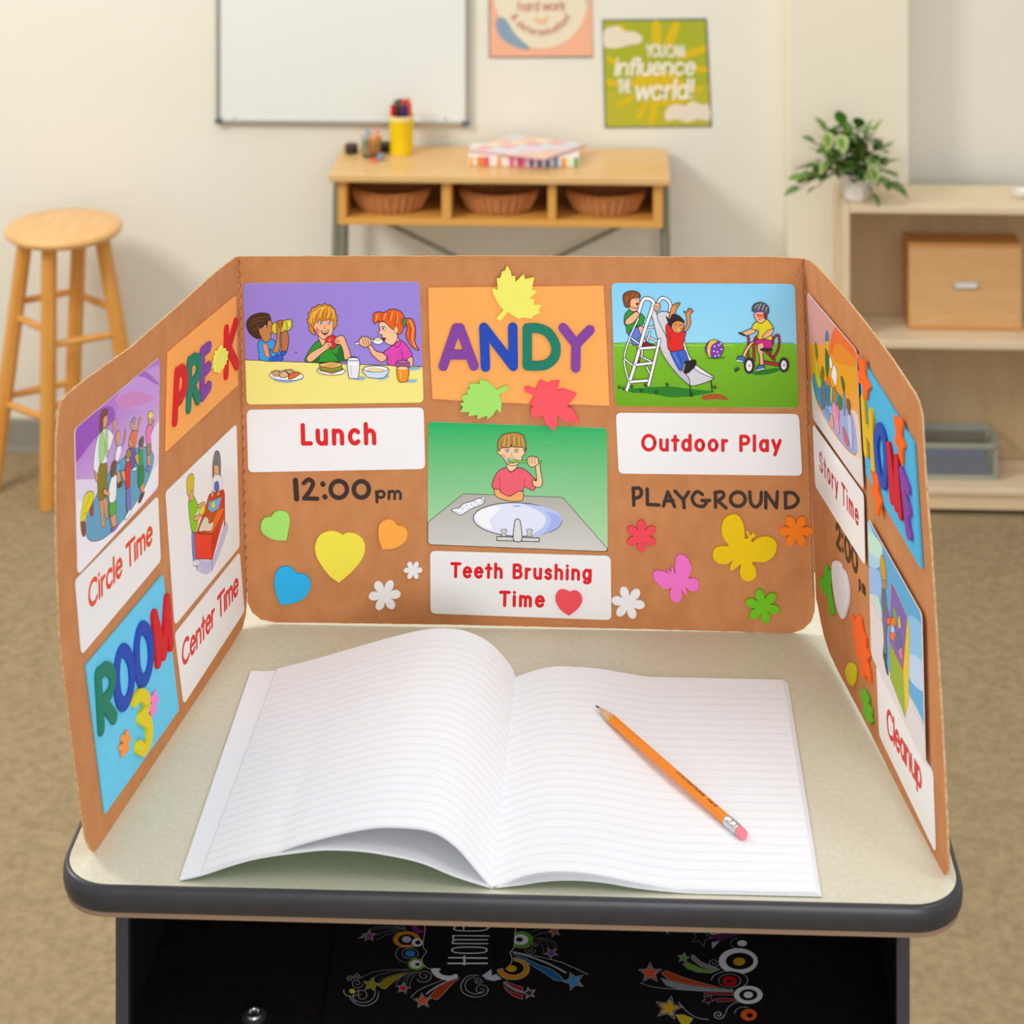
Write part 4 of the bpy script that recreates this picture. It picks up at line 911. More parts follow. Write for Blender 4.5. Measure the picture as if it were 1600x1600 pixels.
sheet('left_page', LtN, LtF, M_PAGE, nb)
for dz in (-.0005, -.001): sheet('left_page', LtN, LtF, M_PAPER, nb, dz=dz)
for dz in (.0005, .001): sheet('lower_page', LbN, LbF, M_PAPER, nb, dz=dz)
sheet('cover', LbN, LbF, M_PAPER, nb, .0005, M_GREEN)['label'] = 'white-lined green cover'
RtN = prof3(L4('182 1156 250 1112 330 1085 420 1071 540 1073 650 1088 800 1118 950 1142 1100 1157 1300 1170 1535 1174'), YN); RtF = prof3(L4('280 272 340 240 430 218 520 218 640 228 800 255 950 275 1100 285 1300 281 1395 275'), YFAR)
RbN = prof3(L4('182 1158 300 1125 400 1110 520 1105 650 1115 800 1140 1000 1165 1200 1176 1556 1184'), YN); RbF = prof3(L4('282 276 450 235 700 262 1000 292 1300 303 1417 299'), YFAR)
RtN, RtF = [[(x, max(z, Z0+.0014+.0024*min(1, (x-P[0][0])/.02))) for x, z in P] for P in (RtN, RtF)]
rp = sheet('right_page', RtN, RtF, M_PAGE, nb)
for t_ in (.15, .35, .6, .8): sheet('right_page', mixp(RtN, RbN, t_), mixp(RtF, RbF, t_), M_PAPER, nb)
sheet('cover', RbN, RbF, M_PAPER, nb, .0005, M_GREEN)['label'] = 'white-lined green cover'

# ------------------------------------------------------------------ pencil
from mathutils.bvhtree import BVHTree
bv = BVHTree.FromPolygons([tuple(Vector(v.co)+worldloc(nb)) for v in rp.data.vertices], [tuple(p.vertices) for p in rp.data.polygons])
def onpage(px, py): h = bv.ray_cast(CP, ray(px, py).normalized()); return h[0] if h[0] else atz(px, py, Z0+.004)
R_ = .0037
t0, t1 = onpage(931, 1109)+Vector((0, 0, R_*.9)), onpage(1163, 1313)+Vector((0, 0, R_*.9)); 
# lift so the barrel rests on the page's high points
ax = (t1-t0).normalized(); lift = 0
for k in range(21):
    q = t0+(t1-t0)*k/20; h = bv.ray_cast(q+Vector((0, 0, .1)), Vector((0, 0, -1)))
    if h[0]: lift = max(lift, h[0].z+R_*.9-q.z)
t0.z += lift; t1.z += lift; LEN = (t1-t0).length
pn = thing('pencil', 'orange hexagonal pencil with pink eraser lying on the right-hand page', 'pencil', (t0+t1)/2)
side = ax.cross(Vector((0, 0, 1))).normalized(); up = side.cross(ax).normalized()
def ringp(d, r, n=6, ph=PI/6): return [t0+ax*d+(side*math.cos(ph+2*PI*k/n)+up*math.sin(ph+2*PI*k/n))*r for k in range(n)]
def loft(rings, name, m, smooth=None, bev=0):
    b = MB(); n = len(rings[0]); vs = [p for r in rings for p in r]; fs = [(i*n+k, i*n+(k+1) % n, (i+1)*n+(k+1) % n, (i+1)*n+k) for i in range(len(rings)-1) for k in range(n)]
    fs += [tuple(range(n))[::-1], tuple((len(rings)-1)*n+k for k in range(n))]; return b.add(vs, fs).build(name, m, pn, smooth=smooth, bevel=bev)
ph = PI/6+PI/2-PI/6
def hexr(d, r): return ringp(d, r, 6, PI/3)
loft([hexr(.0195, R_), hexr(LEN-.019, R_)], 'barrel', mat('orange_paint', '#f28a12', .35, spec=.5, coat=.2), bev=.0004)
sc = []
for d, r in ((.004, .0009), (.018, R_*.86), (.0225, R_*.96)): sc.append(ringp(d, r, 24, 0))
wood = loft(sc, 'sharpened_wood', mat('cedar', '#e2bd8d', .7, col2='#d3a877', scale=300), 50)
loft([ringp(0, .00035, 12, 0), ringp(.0045, .00102, 12, 0)], 'lead', mat('graphite', '#3a3338', .4), 50)
fr = [(LEN-.0195, R_*.98), (LEN-.018, R_*1.04), (LEN-.015, R_*1.04), (LEN-.0145, R_*.98), (LEN-.0135, R_*.98), (LEN-.013, R_*1.04), (LEN-.010, R_*1.04), (LEN-.0095, R_*.98), (LEN-.0085, R_*.98), (LEN-.008, R_*1.04), (LEN-.006, R_*1.02)]
loft([ringp(d, r, 24, 0) for d, r in fr], 'ferrule', mat('pencil_aluminium', '#d8d8d6', .25, metal=.9), 40)
loft([ringp(LEN-.0065, R_*.94, 24, 0), ringp(LEN-.001, R_*.95, 24, 0), ringp(LEN, R_*.82, 24, 0)], 'eraser', mat('pink_rubber', '#e8828a', .8), 50)
PP = Plane((t0+up*R_*math.cos(PI/6)), ax, side); A = Art(PP, (900, 1080, .25), .00006, 2150.)
# facet turned up: letters run towards the eraser
G['2'] = (.6, 'S.08 .76 .14 .92 .3 .99 .48 .9 .5 .7 .36 .42 .08 .02 M.08 .02 L.52 .02')
def ptext(s, d0, d1, v0, v1):
    tot = sum(G[c][0] for c in s); x = 0
    for ch in s:
        adv, stq = glyph(ch)
        for q in stq:
            pts = [(d0+(d1-d0)*(x+a)/tot, v0+(v1-v0)*b) for a, b in q]; A.off += A.step
            for loop, fs, _ in ribbons(pts, abs(v1-v0)*.2): A.mb.add([PP.w(a, A.off) for a in loop], fs, 0, lin('#4a2408'))
        x += adv
sgn = 1 if PP.V.dot(Vector((1, 1, 0))) > 0 else -1
ptext('COLORATIONS', LEN-.078, LEN-.045, -.0011*sgn, .0012*sgn); ptext('No.2', LEN-.041, LEN-.031, -.0011*sgn, .0012*sgn)
A.build('stamped_lettering', pn)
# ------------------------------------------------------------------ cards on the board
RED = '#e01b22'; SK = '#f7b98a'; TAN = '#c98447'; SH = '#e89a66'
GC = 'cards glued to the cardboard screen'
def pcard(plane, crop, corners, label, r=.0045, ppm=1870., bg=None, **k):
    root, uv = card(plane, crop, corners, label, r=r, group=GC, **k)
    A = Art(plane, crop, k.get('z0', .0003)+k.get('th', .0007)+.00003, ppm)
    A.clip = uv
    if bg: A._face(uv, bg)
    return root, A
# ---- lunch picture
C = (360, 400, .2)
root, A = pcard(PC, C, '100 210 1478 198 1510 1142 128 1157', 'picture card of three children eating lunch at a yellow table', bg='#9d87dc')
A.P('#f6ec86', '118 808 1503 861 1510 1120 1505 1138 1482 1143 160 1156 137 1150 128 1130', 0, True)
A.L(OC, 5, '118 808 410 820 700 832 930 842 1230 850 1503 861', sharp=True)
# boy drinking
A.P('#3f9fe8', '215 690 235 655 300 650 345 655 365 720 400 760 403 815 240 812 222 750')
A.P('#2b5fd0', '330 775 400 762 404 814 300 814', 0); A.P('#f2946c', '255 690 285 684 300 730 308 778 278 782 262 730', 3)
A.P(TAN, '218 545 300 480 318 495 328 530 326 560 334 590 318 605 316 640 290 668 262 665 242 630 225 610 205 600 204 575')
A.P('#4a2c16', '300 450 318 500 298 498 285 540 262 545 240 560 222 560 228 600 240 640 205 640 160 610 132 560 130 510 165 465 230 442'); A.L('#8a6238', 3, '165 500 220 480 280 470/150 540 200 510 260 500/170 580 200 560 225 555')
A.E('#f4f0ea', 278, 546, 14, 9, 0, 3); A.E('#3a2010', 283, 547, 6, 7, 0, 0); A.L(OC, 4, '255 530 280 525/305 600 328 598')
A.P('#d9cf2a', '325 540 350 515 400 505 465 490 483 515 480 555 450 580 390 595 345 603 325 575'); A.L('#7a7414', 5, '360 512 368 598/435 496 448 582'); A.E('#efe85c', 460, 525, 14, 26, 0, 2)
A.P(TAN, '330 745 352 690 365 620 362 550 372 505 405 498 412 520 395 580 388 640 390 700 378 745 345 758'); A.P('#b8763a', '405 770 400 700 402 600 440 580 458 640 452 700 440 742')
A.L(OC, 4, '378 510 378 560/392 505 390 560/405 505 402 560'); A.P('#3f9fe8', '310 720 330 745 362 758 350 780 320 778'); A.P('#2b5fd0', '400 742 440 742 425 768 402 772')
# middle boy
A.P('#2f9a2c', '600 770 650 690 700 658 760 712 860 690 900 760 915 815 605 824'); A.P('#1c6e22', '790 740 830 760 860 700 900 800 850 822 820 780', 0); A.P('#1c6e22', '640 800 700 760 690 822 620 822', 0)
A.P(SK, '690 620 760 620 768 690 735 720 700 660')
A.P(SK, '648 490 812 490 806 570 788 615 745 645 712 640 680 605 655 565 640 560')
A.P('#d98f20', '606 520 600 490 614 470 608 445 628 430 636 402 668 394 690 374 712 382 738 366 760 380 784 380 800 400 820 412 824 446 838 470 832 500 836 535 812 566 804 570 806 520 802 496 780 502 770 486 750 500 735 494 718 506 700 490 684 512 660 518 648 560 668 615 640 606 622 580 612 560 616 540', sharp=True)
A.L('#f6d468', 7, '650 480 680 420 720 400/700 470 720 410 750 395/760 480 775 430 770 400/800 480 810 440 790 410/630 520 640 460 660 430'); A.L('#8a4c10', 5, '720 490 725 430/670 500 680 450/745 485 755 440/785 490 790 450/640 560 628 520')
for x in (705, 772): A.E('#f6f6f2', x, 518, 17, 10, 0, 3); A.E('#3468b0', x+2, 518, 7, 8, 0, 0)
A.P('#f07a68', '665 560 690 560 700 590 680 600', 0); A.P('#8c1c18', '712 580 745 588 768 572 760 600 740 612 722 600', 4); A.P('#ffffff', '718 583 745 590 764 578 758 590 730 594', 0); A.L(OC, 3, '738 540 735 560 748 562')
A.P('#e2262a', '748 640 780 620 818 622 832 655 834 692 802 722 776 716 745 680'); A.P('#f2685c', '765 645 785 635 790 660 770 668', 0)
A.P(SK, '598 790 632 750 720 700 748 672 790 675 798 692 780 712 730 745 690 780 640 820 608 820'); A.P(SK, '850 620 885 622 915 690 944 780 930 800 892 800 884 745 862 690 822 680 815 650')
A.L(OC, 4, '760 690 795 690/765 704 790 704/820 655 850 650/825 668 858 664')
# girl
A.P(SK, '1270 640 1300 620 1330 670 1290 700'); A.P('#e044b0', '1235 720 1275 690 1330 655 1385 700 1422 770 1388 798 1383 850 1236 846 1230 790 1198 752'); A.L('#8a1c68', 6, '1280 690 1310 712 1335 670/1335 720 1350 800')
A.P('#fbc79c', '1160 505 1220 520 1278 560 1302 600 1304 650 1270 690 1232 684 1205 660 1215 640 1188 632 1186 612 1156 600 1170 570')
A.P('#e8601c', '1116 500 1122 445 1160 432 1205 438 1250 412 1312 418 1352 455 1358 505 1352 565 1328 606 1302 598 1296 555 1270 568 1215 520 1185 500 1170 520 1160 500 1130 525')
A.L('#f8b040', 7, '1140 500 1150 455/1200 490 1215 440/1250 500 1270 430/1300 520 1310 440'); A.L('#a82c10', 6, '1180 490 1185 445/1235 500 1240 440/1285 530 1300 460/1335 540 1335 480')
A.P('#e8601c', '1362 492 1412 484 1442 530 1448 610 1442 670 1476 732 1428 712 1388 660 1372 605 1384 550 1370 520'); A.L('#f8b040', 9, '1400 500 1428 560 1422 640 1448 705'); A.L('#a82c10', 6, '1392 520 1408 580 1400 650')
A.P('#2c9a58', '1350 488 1372 484 1370 545 1352 540'); A.E('#f9c79a', 1296, 572, 16, 26, 0, 3)
A.E('#f6f6f2', 1200, 562, 12, 9, 0, 3); A.E('#4a6a38', 1196, 562, 6, 7, 0, 0); A.L(OC, 4, '1178 545 1210 548'); A.P('#8c1c18', '1188 640 1215 635 1205 655', 3); A.L('#d89060', 4, '1205 580 1220 590')
A.P(SK, '1062 660 1100 690 1140 738 1190 752 1226 790 1190 822 1165 815 1110 765 1078 705'); A.P(SK, '1382 800 1424 785 1424 853 1384 852')
A.L(OC, 19, '980 682 1060 660 1130 655'); A.L('#f4f4f4', 11, '980 682 1060 660 1130 655'); A.E('#f4f4f4', 1155, 662, 40, 22, 0, 5); A.P('#f0e4a0', '1125 645 1150 632 1185 645 1160 656', 3)
A.P(SK, '1008 652 1040 625 1092 640 1096 682 1062 706 1016 690'); A.L(OC, 4, '1035 640 1045 690/1055 636 1065 692/1075 640 1082 690')
# food
A.P('#8fb8e0', '340 965 440 985 540 965 560 950 380 950', 0); A.E('#ffffff', 440, 930, 132, 38, 2); A.L('#9ab', 3, '330 935 440 958 550 935')
A.P('#cfa87c', '322 902 362 888 400 905 385 935 340 930', sharp=True); A.P('#dcb98e', '380 915 430 890 462 925 430 945 395 942', sharp=True); A.P('#cfa87c', '430 885 480 882 508 905 460 918', sharp=True); A.P('#e8702c', '460 925 510 900 545 915 500 945 460 958'); A.L('#b84c14', 3, '470 935 530 910')
A.E('#ffffff', 790, 892, 110, 32, 2); A.P('#c0782c', '700 872 790 848 870 868 878 885 800 912 700 890', sharp=True); A.P('#6fae2c', '698 865 790 845 868 860 870 874 795 895 705 878', 3); A.P('#e8402c', '705 860 780 852 850 858 790 878', 0); A.P('#f0c870', '695 838 790 818 868 830 872 852 800 872 700 855', sharp=True); A.P('#dca850', '790 822 868 832 800 866 730 850', 0, sharp=True)
A.P('#8fb8e0', '940 950 1010 935 1060 950 1020 965', 0); A.P('#eceef4', '918 800 1006 800 1002 940 985 950 940 950 928 940'); A.E('#f6f6fa', 962, 800, 45, 12, 0); A.E('#ffffff', 962, 838, 40, 9, 0, 0); A.L('#b8bccc', 5, '945 850 948 935')
A.P('#8fb8e0', '1150 950 1230 925 1240 940 1180 962', 0); A.P('#cfe2f6', '1040 875 1232 875 1215 930 1180 948 1100 946 1062 930'); A.E('#ffffff', 1137, 876, 96, 24, 0); A.P('#f0dc9a', '1075 880 1120 866 1150 872 1200 880 1190 895 1130 900 1080 892', 2)
A.P('#8fb8e0', '1380 870 1480 862 1475 880 1400 885/'.replace('/', ''), 0); A.P('#8fb8e0', '1380 965 1460 962 1440 980 1390 980', 0); A.P('#a0569c', '1302 820 1394 820 1392 868 1306 866', 4); A.P('#f5941c', '1306 866 1390 866 1386 965 1350 978 1315 968'); A.E('#b870b0', 1348, 820, 45, 12, 0); A.E('#ffd9a0', 1348, 870, 40, 10, 0, 0); A.L('#ffc060', 7, '1330 890 1334 955')
A.E(OC, 515, 747, 5, 5, 0, 0)
A.build('printed_picture', root)
root, A = pcard(PC, C, '128 1198 1510 1180 1522 1660 140 1686', 'white word card reading Lunch')
text(A, 'Lunch', RED, (538, 1464), (1158, 1458), (534, 1318), .24); A.build('printed_words', root)

# ---- outdoor play picture
C = (940, 400, .2125)
root, A = pcard(PC, C, '72 196 1420 203 1448 1115 100 1100', 'picture card of children on a slide and a tricycle on green grass', bg=('#86d2f6', '#a8e8fd'))
A.P(('#7cc01c', '#6ba808'), '88 638 1432 642 1448 1095 1445 1108 1420 1113 130 1103 108 1098 100 1080', 0, True)
A.L('#3f8a1a', 5, [(x, 638+random.uniform(-5, 3)) for x in range(90, 1430, 22)], sharp=True)
A.L('#c8e860', 4, [(x, 655+random.uniform(-7, 5)) for x in range(95, 1000, 35)], sharp=True)
A.P('#1f7d1c', '200 975 300 965 400 960 500 955 620 970 760 985 830 995 740 1015 640 1030 500 1035 420 1020 300 1005 220 1000', 0)
A.P('#a8541c', '735 1030 780 1015 860 1010 920 1035 925 1055 840 1050 750 1055', 0); A.P('#1f7d1c', '1110 850 1180 835 1280 820 1310 835 1250 860 1180 872 1120 868', 0)
for x, y in ((130, 975), (160, 985), (220, 970), (290, 1000), (320, 960), (400, 1010), (480, 955), (660, 1030), (830, 975), (1000, 840), (985, 850)):
    A.L('#10400c', 5, '%d %d %d %d/%d %d %d %d/%d %d %d %d/%d %d %d %d' % (x, y, x-14, y-22, x, y, x-4, y-30, x, y, x+8, y-28, x, y, x+18, y-18), sharp=True)
# climbing boy
A.P(SH, '255 640 275 650 268 720 280 765 245 780 262 700'); A.P(SH, '280 690 305 700 292 745 278 735')
A.P('#5a80d8', '190 550 280 515 305 545 300 600 265 600 285 640 230 650 215 600'); A.P(SK, '270 520 305 520 318 600 330 640 305 640 292 590')
A.P('#2f9a2c', '165 480 175 420 215 388 270 405 315 445 310 470 300 500 240 520 190 565 180 520'); A.P(SK, '205 360 270 330 278 370 260 400 215 400')
A.P(SK, '205 315 270 290 280 330 285 358 262 378 225 375 200 350'); A.P('#8a4418', '160 330 160 280 200 255 250 255 280 275 282 300 240 305 212 320 205 370 175 370'); A.L('#c07838', 5, '180 330 190 290/220 300 235 270/250 295 262 275'); A.P('#8c1c18', '252 345 272 340 262 360', 3); A.L(OC, 4, '250 320 262 318')
A.P('#7a1c1c', '300 640 330 628 352 640 388 652 390 665 345 668 300 662'); A.L('#fff', 5, '302 664 385 666'); A.P('#7a1c1c', '240 760 262 752 280 780 262 795 240 790')
# ladder
def bar(col, w_, s_): A.L(OC, w_+9, s_); A.L(col, w_, s_)
for s_ in ('270 455 210 590 165 750 195 900', '375 350 385 450 420 600 380 800 340 950', '345 520 400 515', '340 590 415 625', '165 750 250 815', '300 740 385 780', '295 740 300 680', '330 810 355 860', '355 555 335 620', '220 600 275 640'):
    bar('#f4f4f6', 9, s_)
A.P(('#e6e6ea', '#b8b8c2'), '345 420 375 385 410 430 480 600 530 760 640 890 655 950 560 870 450 720 400 560 370 440')
A.P('#d2d2da', '405 430 500 415 560 540 640 740 700 820 810 880 800 910 660 950 640 890 540 770 490 620'); A.P('#ececf0', '595 570 640 720 700 800 812 876 810 890 690 830 620 730 590 620')
bar('#f4f4f6', 20, '185 980 250 780 310 560 375 370 378 330 340 308 300 325 265 440'); bar('#f4f4f6', 16, '500 400 505 350 480 315 440 305 410 345')
for s_ in ('285 675 415 665', '255 795 380 780', '215 920 345 910', '425 610 400 720 345 945'): bar('#f4f4f6', 17, s_)
A.L(OC, 8, '650 955 655 1030/805 915 812 992')
A.P(SK, '215 430 250 405 275 415 268 445 225 490 180 500 175 470'); A.P(SK, '385 360 405 340 432 355 425 390 400 398 385 385'); A.L(OC, 4, '395 365 425 365/392 378 422 378')
# sliding child
A.P('#3a60c8', '505 685 600 675 640 760 660 790 620 810 580 838 545 790'); A.L('#1c3080', 6, '560 700 590 790'); A.L('#7898e8', 5, '530 710 570 790')
A.P('#1a1412', '610 775 640 770 655 830 632 855 605 850'); A.P('#1a1412', '650 765 690 762 690 800 650 838 640 800'); A.L('#e8d080', 5, '612 790 600 840')
A.P('#e02018', '472 510 500 495 540 540 590 555 620 545 600 640 600 680 500 692 480 600'); A.L('#8c0c0c', 6, '500 560 505 620')
A.P('#e09048', '488 490 500 420 520 360 575 338 560 370 545 400 530 450 515 510'); A.P('#e09048', '600 540 625 500 620 430 602 400 625 410 640 380 670 400 650 430 655 490 625 545')
A.L(OC, 4, '545 365 560 340/555 372 578 348/640 400 638 378/650 405 660 382/655 415 675 400')
A.P('#e09048', '515 490 560 462 600 480 602 520 575 560 535 555 515 525'); A.P('#241414', '475 440 500 460 520 425 560 430 600 465 604 485 560 470 520 490 510 520 490 480'); A.L(OC, 4, '535 500 550 495/570 500 588 505/545 530 565 540 585 530'); A.L('#fff', 5, '552 535 575 537')
# ball
A.P('#2c8a18', '765 745 850 735 915 742 850 752', 0); A.E('#7a3cae', 828, 678, 67, 67, 0, 4); A.P('#f0c030', '795 622 830 612 850 620 805 660 800 730 815 745 785 730 775 670', 2)
for x, y in ((860, 650), (880, 680), (850, 700), (830, 660), (860, 725), (835, 730), (785, 690), (875, 640), (825, 695)): A.E('#f0d8f0', x, y, 6, 6, 0, 0)
# tricycle child
bar('#c02020', 10, '1060 575 1080 600 1075 700 1085 790'); bar('#c02020', 12, '1120 760 1120 640 1140 590 1200 600'); bar('#c02020', 9, '1255 640 1270 590 1300 580 1305 640 1290 700 1255 750')
A.P(SK, '1125 620 1080 680 1055 740 1045 770 1030 750 1050 690 1085 640'); A.P('#4870b0', '1000 735 1050 735 1048 775 1000 765'); A.L('#fff', 7, '995 762 1030 770')
bar('#c02020', 18, '1190 775 1300 795'); bar('#c02020', 9, '1210 700 1270 760'); bar('#c02020', 9, '1240 690 1240 730')
A.P('#d81c90', '1135 610 1200 600 1250 620 1250 665 1210 680 1180 660 1130 640'); A.P(SK, '1150 640 1190 640 1185 720 1190 800 1165 805 1160 730 1145 680')
A.P('#e8dc1c', '1105 530 1120 490 1160 470 1215 460 1262 525 1235 545 1255 610 1200 605 1145 600 1150 545'); A.L('#a89c10', 5, '1150 520 1160 590')
A.P(SK, '1100 530 1135 550 1080 575 1040 578 1030 560 1060 545'); A.P(SK, '1225 540 1262 530 1250 570 1200 600 1180 590 1200 560'); A.L(OC, 14, '1012 560 1050 575'); A.E('#2a2224', 1210, 682, 45, 12, 0, 4)
A.P(SK, '1130 410 1190 400 1215 430 1200 470 1165 490 1135 465 1122 435'); A.P('#6e3818', '1190 410 1215 420 1212 460 1195 450', 3); A.P('#e87860', '1140 420 1185 425 1190 450 1150 450', 0); A.L(OC, 4, '1140 428 1155 425/1170 428 1182 428/1150 460 1170 462')
A.P('#4c5256', '1108 400 1112 360 1145 338 1190 340 1225 370 1225 415 1195 400 1150 398'); A.L('#b8bcc0', 6, '1125 375 1150 350/1150 390 1170 345/1180 392 1195 350/1205 400 1215 370'); A.L('#6a3cae', 8, '1110 402 1150 402 1195 405 1222 418')
A.P('#4870b0', '1150 800 1190 795 1195 815 1160 840 1135 830'); A.L('#fff', 6, '1140 835 1190 822')
for x, y, a, b in ((1085, 800, 34, 52), (1340, 795, 32, 46)): A.E('#2a2224', x, y, a+4, b+6, 0, 4); A.E('#f4f0f0', x-2, y, a-10, b-10, 0, 3); A.E('#555', x, y, 6, 8, 0, 0)
A.build('printed_picture', root)
root, A = pcard(PC, C, '104 1150 1450 1158 1475 1612 125 1596', 'white word card reading Outdoor Play')
text(A, 'Outdoor Play', RED, (283, 1422), (1328, 1428), (283, 1316), .24); A.build('printed_words', root)

# ---- teeth brushing picture
C = (650, 650, .20625)
root, A = pcard(PC, C, '90 40 1448 88 1452 1024 90 970', 'picture card of a boy brushing his teeth over an oval sink', bg=('#17b25c', '#b6dfae'))
A.P(('#b2b0a4', '#d4d4ce'), '92 800 360 585 1110 612 1450 1000 1450 1018 1435 1022 115 970 96 962 90 945', 4, True)
A.P('#eef2f8', '268 705 330 690 360 660 430 640 470 620 515 625 510 660 470 680 420 700 370 730 330 747'); A.L('#8aa8c8', 3, '285 715 345 738/490 620 505 665'); A.P('#dfe6ee', '500 610 520 608 520 630 505 632', 3)
for x, y in ((380, 675), (420, 665), (400, 695), (450, 650), (440, 680), (355, 700), (470, 665)): A.E('#58a8c8', x, y, 5, 4, 0, 0)
A.E('#e3e8fa', 769, 780, 336, 127, 2.2, 6); A.P('#bccaf2', '800 660 960 680 1080 730 1103 795 1060 850 950 895 860 905 960 840 980 760 900 700', 0); A.P('#a4b6ee', '980 720 1080 745 1100 795 1050 855 960 890 1010 830 1020 770', 0); A.P('#f7f8fd', '450 760 480 710 600 680 640 700 560 780 580 850 500 830', 0); A.E('#8fa4e4', 765, 678, 32, 5, 2, 0)
A.P('#d8d8d4', '614 908 936 920 933 948 612 938', 6, True)
for x in (666, 860): A.P('#cfcfcb', '%d 905 %d 890 %d 870 %d 855 %d 855 %d 872 %d 890 %d 908' % (x-22, x-12, x-20, x-18, x+20, x+20, x+10, x+22), 4)
A.P('#dcdcda', '738 932 748 800 760 778 780 778 792 805 802 936', 6)
A.P('#f4ab6a', '592 545 635 545 640 570 710 602 760 572 810 570 812 620 800 636 730 642 650 625 605 600')
A.P('#ee5f6e', '576 512 605 440 640 402 690 385 765 385 830 405 905 475 910 480 905 540 880 560 822 530 812 560 770 570 705 602 640 570 634 550 590 548'); A.L('#b03c50', 6, '690 390 720 425 768 390/632 450 640 560/825 470 815 555/880 500 905 540')
A.P('#fbd0a4', '692 365 758 362 762 388 720 415 690 388')
A.P('#fbcd9c', '640 230 820 232 832 255 818 290 805 300 800 330 770 362 720 372 685 350 660 310 640 292 615 272 622 250')
A.P('#b98a3c', '622 250 622 190 650 145 700 125 760 122 810 140 832 195 830 250 818 262 812 235 760 232 728 228 722 205 716 232 670 236 640 242 636 262'); A.L('#dcb468', 6, '665 220 680 150/700 215 705 145/745 215 745 150/785 220 780 155/812 225 802 170'); A.L('#7a5618', 4, '682 225 692 160/730 205 722 150/765 222 762 160/800 228 795 170/645 235 650 180')
for x in (692, 760): A.E('#eef2f6', x, 262, 17, 8, 0, 3); A.E('#6a86a8', x, 262, 7, 7, 0, 0); A.L('#8a5a28', 4, '%d 248 %d 246' % (x-18, x+18))
A.L('#d88c58', 4, '728 270 720 295 742 298'); A.P('#f4a070', '650 290 675 285 680 310 660 312', 0); A.E('#ffffff', 722, 332, 38, 20, 5, 4); A.E('#88a8c8', 705, 330, 12, 14, 0, 0)
A.L('#1e5c18', 20, '720 336 790 340 945 346'); A.L('#7cc84c', 13, '720 336 790 340 945 346'); A.P('#7cc84c', '706 325 760 328 765 345 710 348', 3)
A.P('#f9c898', '905 355 935 350 945 420 958 490 950 525 925 535 890 520 885 478 915 480'); A.P('#f9c898', '842 340 850 310 880 300 920 312 928 355 900 375 865 378'); A.L(OC, 3.5, '862 315 862 350/880 305 882 355/900 308 902 355')
A.L('#58b478', 3, '960 210 1010 230/1100 190 1180 200/330 120 390 110/240 150 250 180')
A.build('printed_picture', root)
root, A = pcard(PC, C, '108 1018 1475 1056 1480 1542 110 1492', 'white word card reading Teeth Brushing Time')
text(A, 'Teeth Brushing', RED, (255, 1212), (1340, 1234), (257, 1112), .24); text(A, 'Time', RED, (622, 1430), (985, 1436), (624, 1328), .24); A.build('printed_words', root)

# ---- circle time picture
C = (80, 560, .2125)
root, A = pcard(PL, C, '164 520 790 -12 778 950 188 1592', 'picture card of a teacher and children waving on a blue round rug', ppm=2050, bg=('#b46ad0', '#e4d4f2'))
A.P('#f6f2fa', '160 1030 400 1010 600 920 778 740 778 930 205 1575 188 1585 182 1500 172 1200', 0); A.P('#e8def4', '160 900 330 880 560 760 700 600 782 470 780 760 600 920 400 1010 162 1040', 0)
A.P('#9a4cc0', '170 520 350 370 440 360 450 450 300 600 165 760', 0); A.P('#c898e4', '480 270 600 150 785 60 785 330 620 380 480 340', 0); A.P('#cf84c8', '475 300 560 250 640 245 740 290 700 320 620 350 500 370', 0); A.P('#a860cc', '620 130 680 95 740 140 785 190 740 180 680 140', 0)
A.P('#5fa6c8', '240 1250 255 1150 300 1050 400 860 500 750 600 672 680 648 735 690 742 760 700 900 600 1080 480 1230 380 1320 300 1345 255 1320', 4)
A.P('#8c4c2c', '205 1190 240 1200 240 1300 215 1295', 3); A.P('#8c4c5c', '270 1060 300 1040 300 1150 275 1155', 0); A.P('#e8d81c', '215 1100 230 1020 260 980 300 985 300 1040 270 1110 235 1190 205 1195'); A.L('#8a7a10', 6, '235 1110 255 1060 280 1010/225 1150 250 1130'); A.L('#a8a8a8', 6, '235 1020 250 980 265 1010')
OWN = 3.5
def K_(col, s_, w_=OWN): A.P(col, s_, w_)
K_('#d89a6c', '340 1040 372 1035 378 1190 390 1230 360 1235 355 1150'); K_('#d89a6c', '372 1035 400 1030 405 1150 415 1165 388 1170')
K_('#8a7e1c', '332 770 395 755 402 900 398 1000 375 1030 340 1040 330 960'); K_('#f2f2fa', '340 560 375 520 405 515 445 560 440 600 412 680 402 670 400 760 345 780 330 850 318 845 300 800 310 680 325 600'); K_('#a8d888', '345 570 372 540 385 700 350 775 338 700'); K_('#a8d888', '385 530 405 530 402 720 390 700')
K_('#e0a070', '355 440 385 400 402 430 398 480 378 512 358 500'); K_('#7a4428', '345 520 350 430 365 385 395 370 408 395 390 420 372 440 370 500 352 540'); K_('#e0a070', '445 500 448 455 465 445 468 480 458 520 445 540'); K_('#e0a070', '308 830 328 850 330 900 315 895')
def kid(hair, hs, fs, shirt, ss, pants, ps, legs, ls):
    if legs: K_(legs, ls)
    if ps: K_(pants, ps)
    K_(shirt, ss); K_('#e0a070', fs); K_(hair, hs)
kid('#9a9aa0', '585 455 600 430 607 455 600 480 588 478', '575 470 600 460 602 500 590 530 575 510', '#e07838', '560 600 580 540 605 530 620 540 615 610 600 650 565 660', '#6a58a8', '570 670 605 650 605 790 575 800', None, None)
K_('#e0a070', '620 530 632 470 640 430 650 450 640 500 630 540'); K_('#e0a070', '560 600 568 590 590 650 565 640'); K_('#f0f0f4', '588 810 612 798 612 820 590 828')
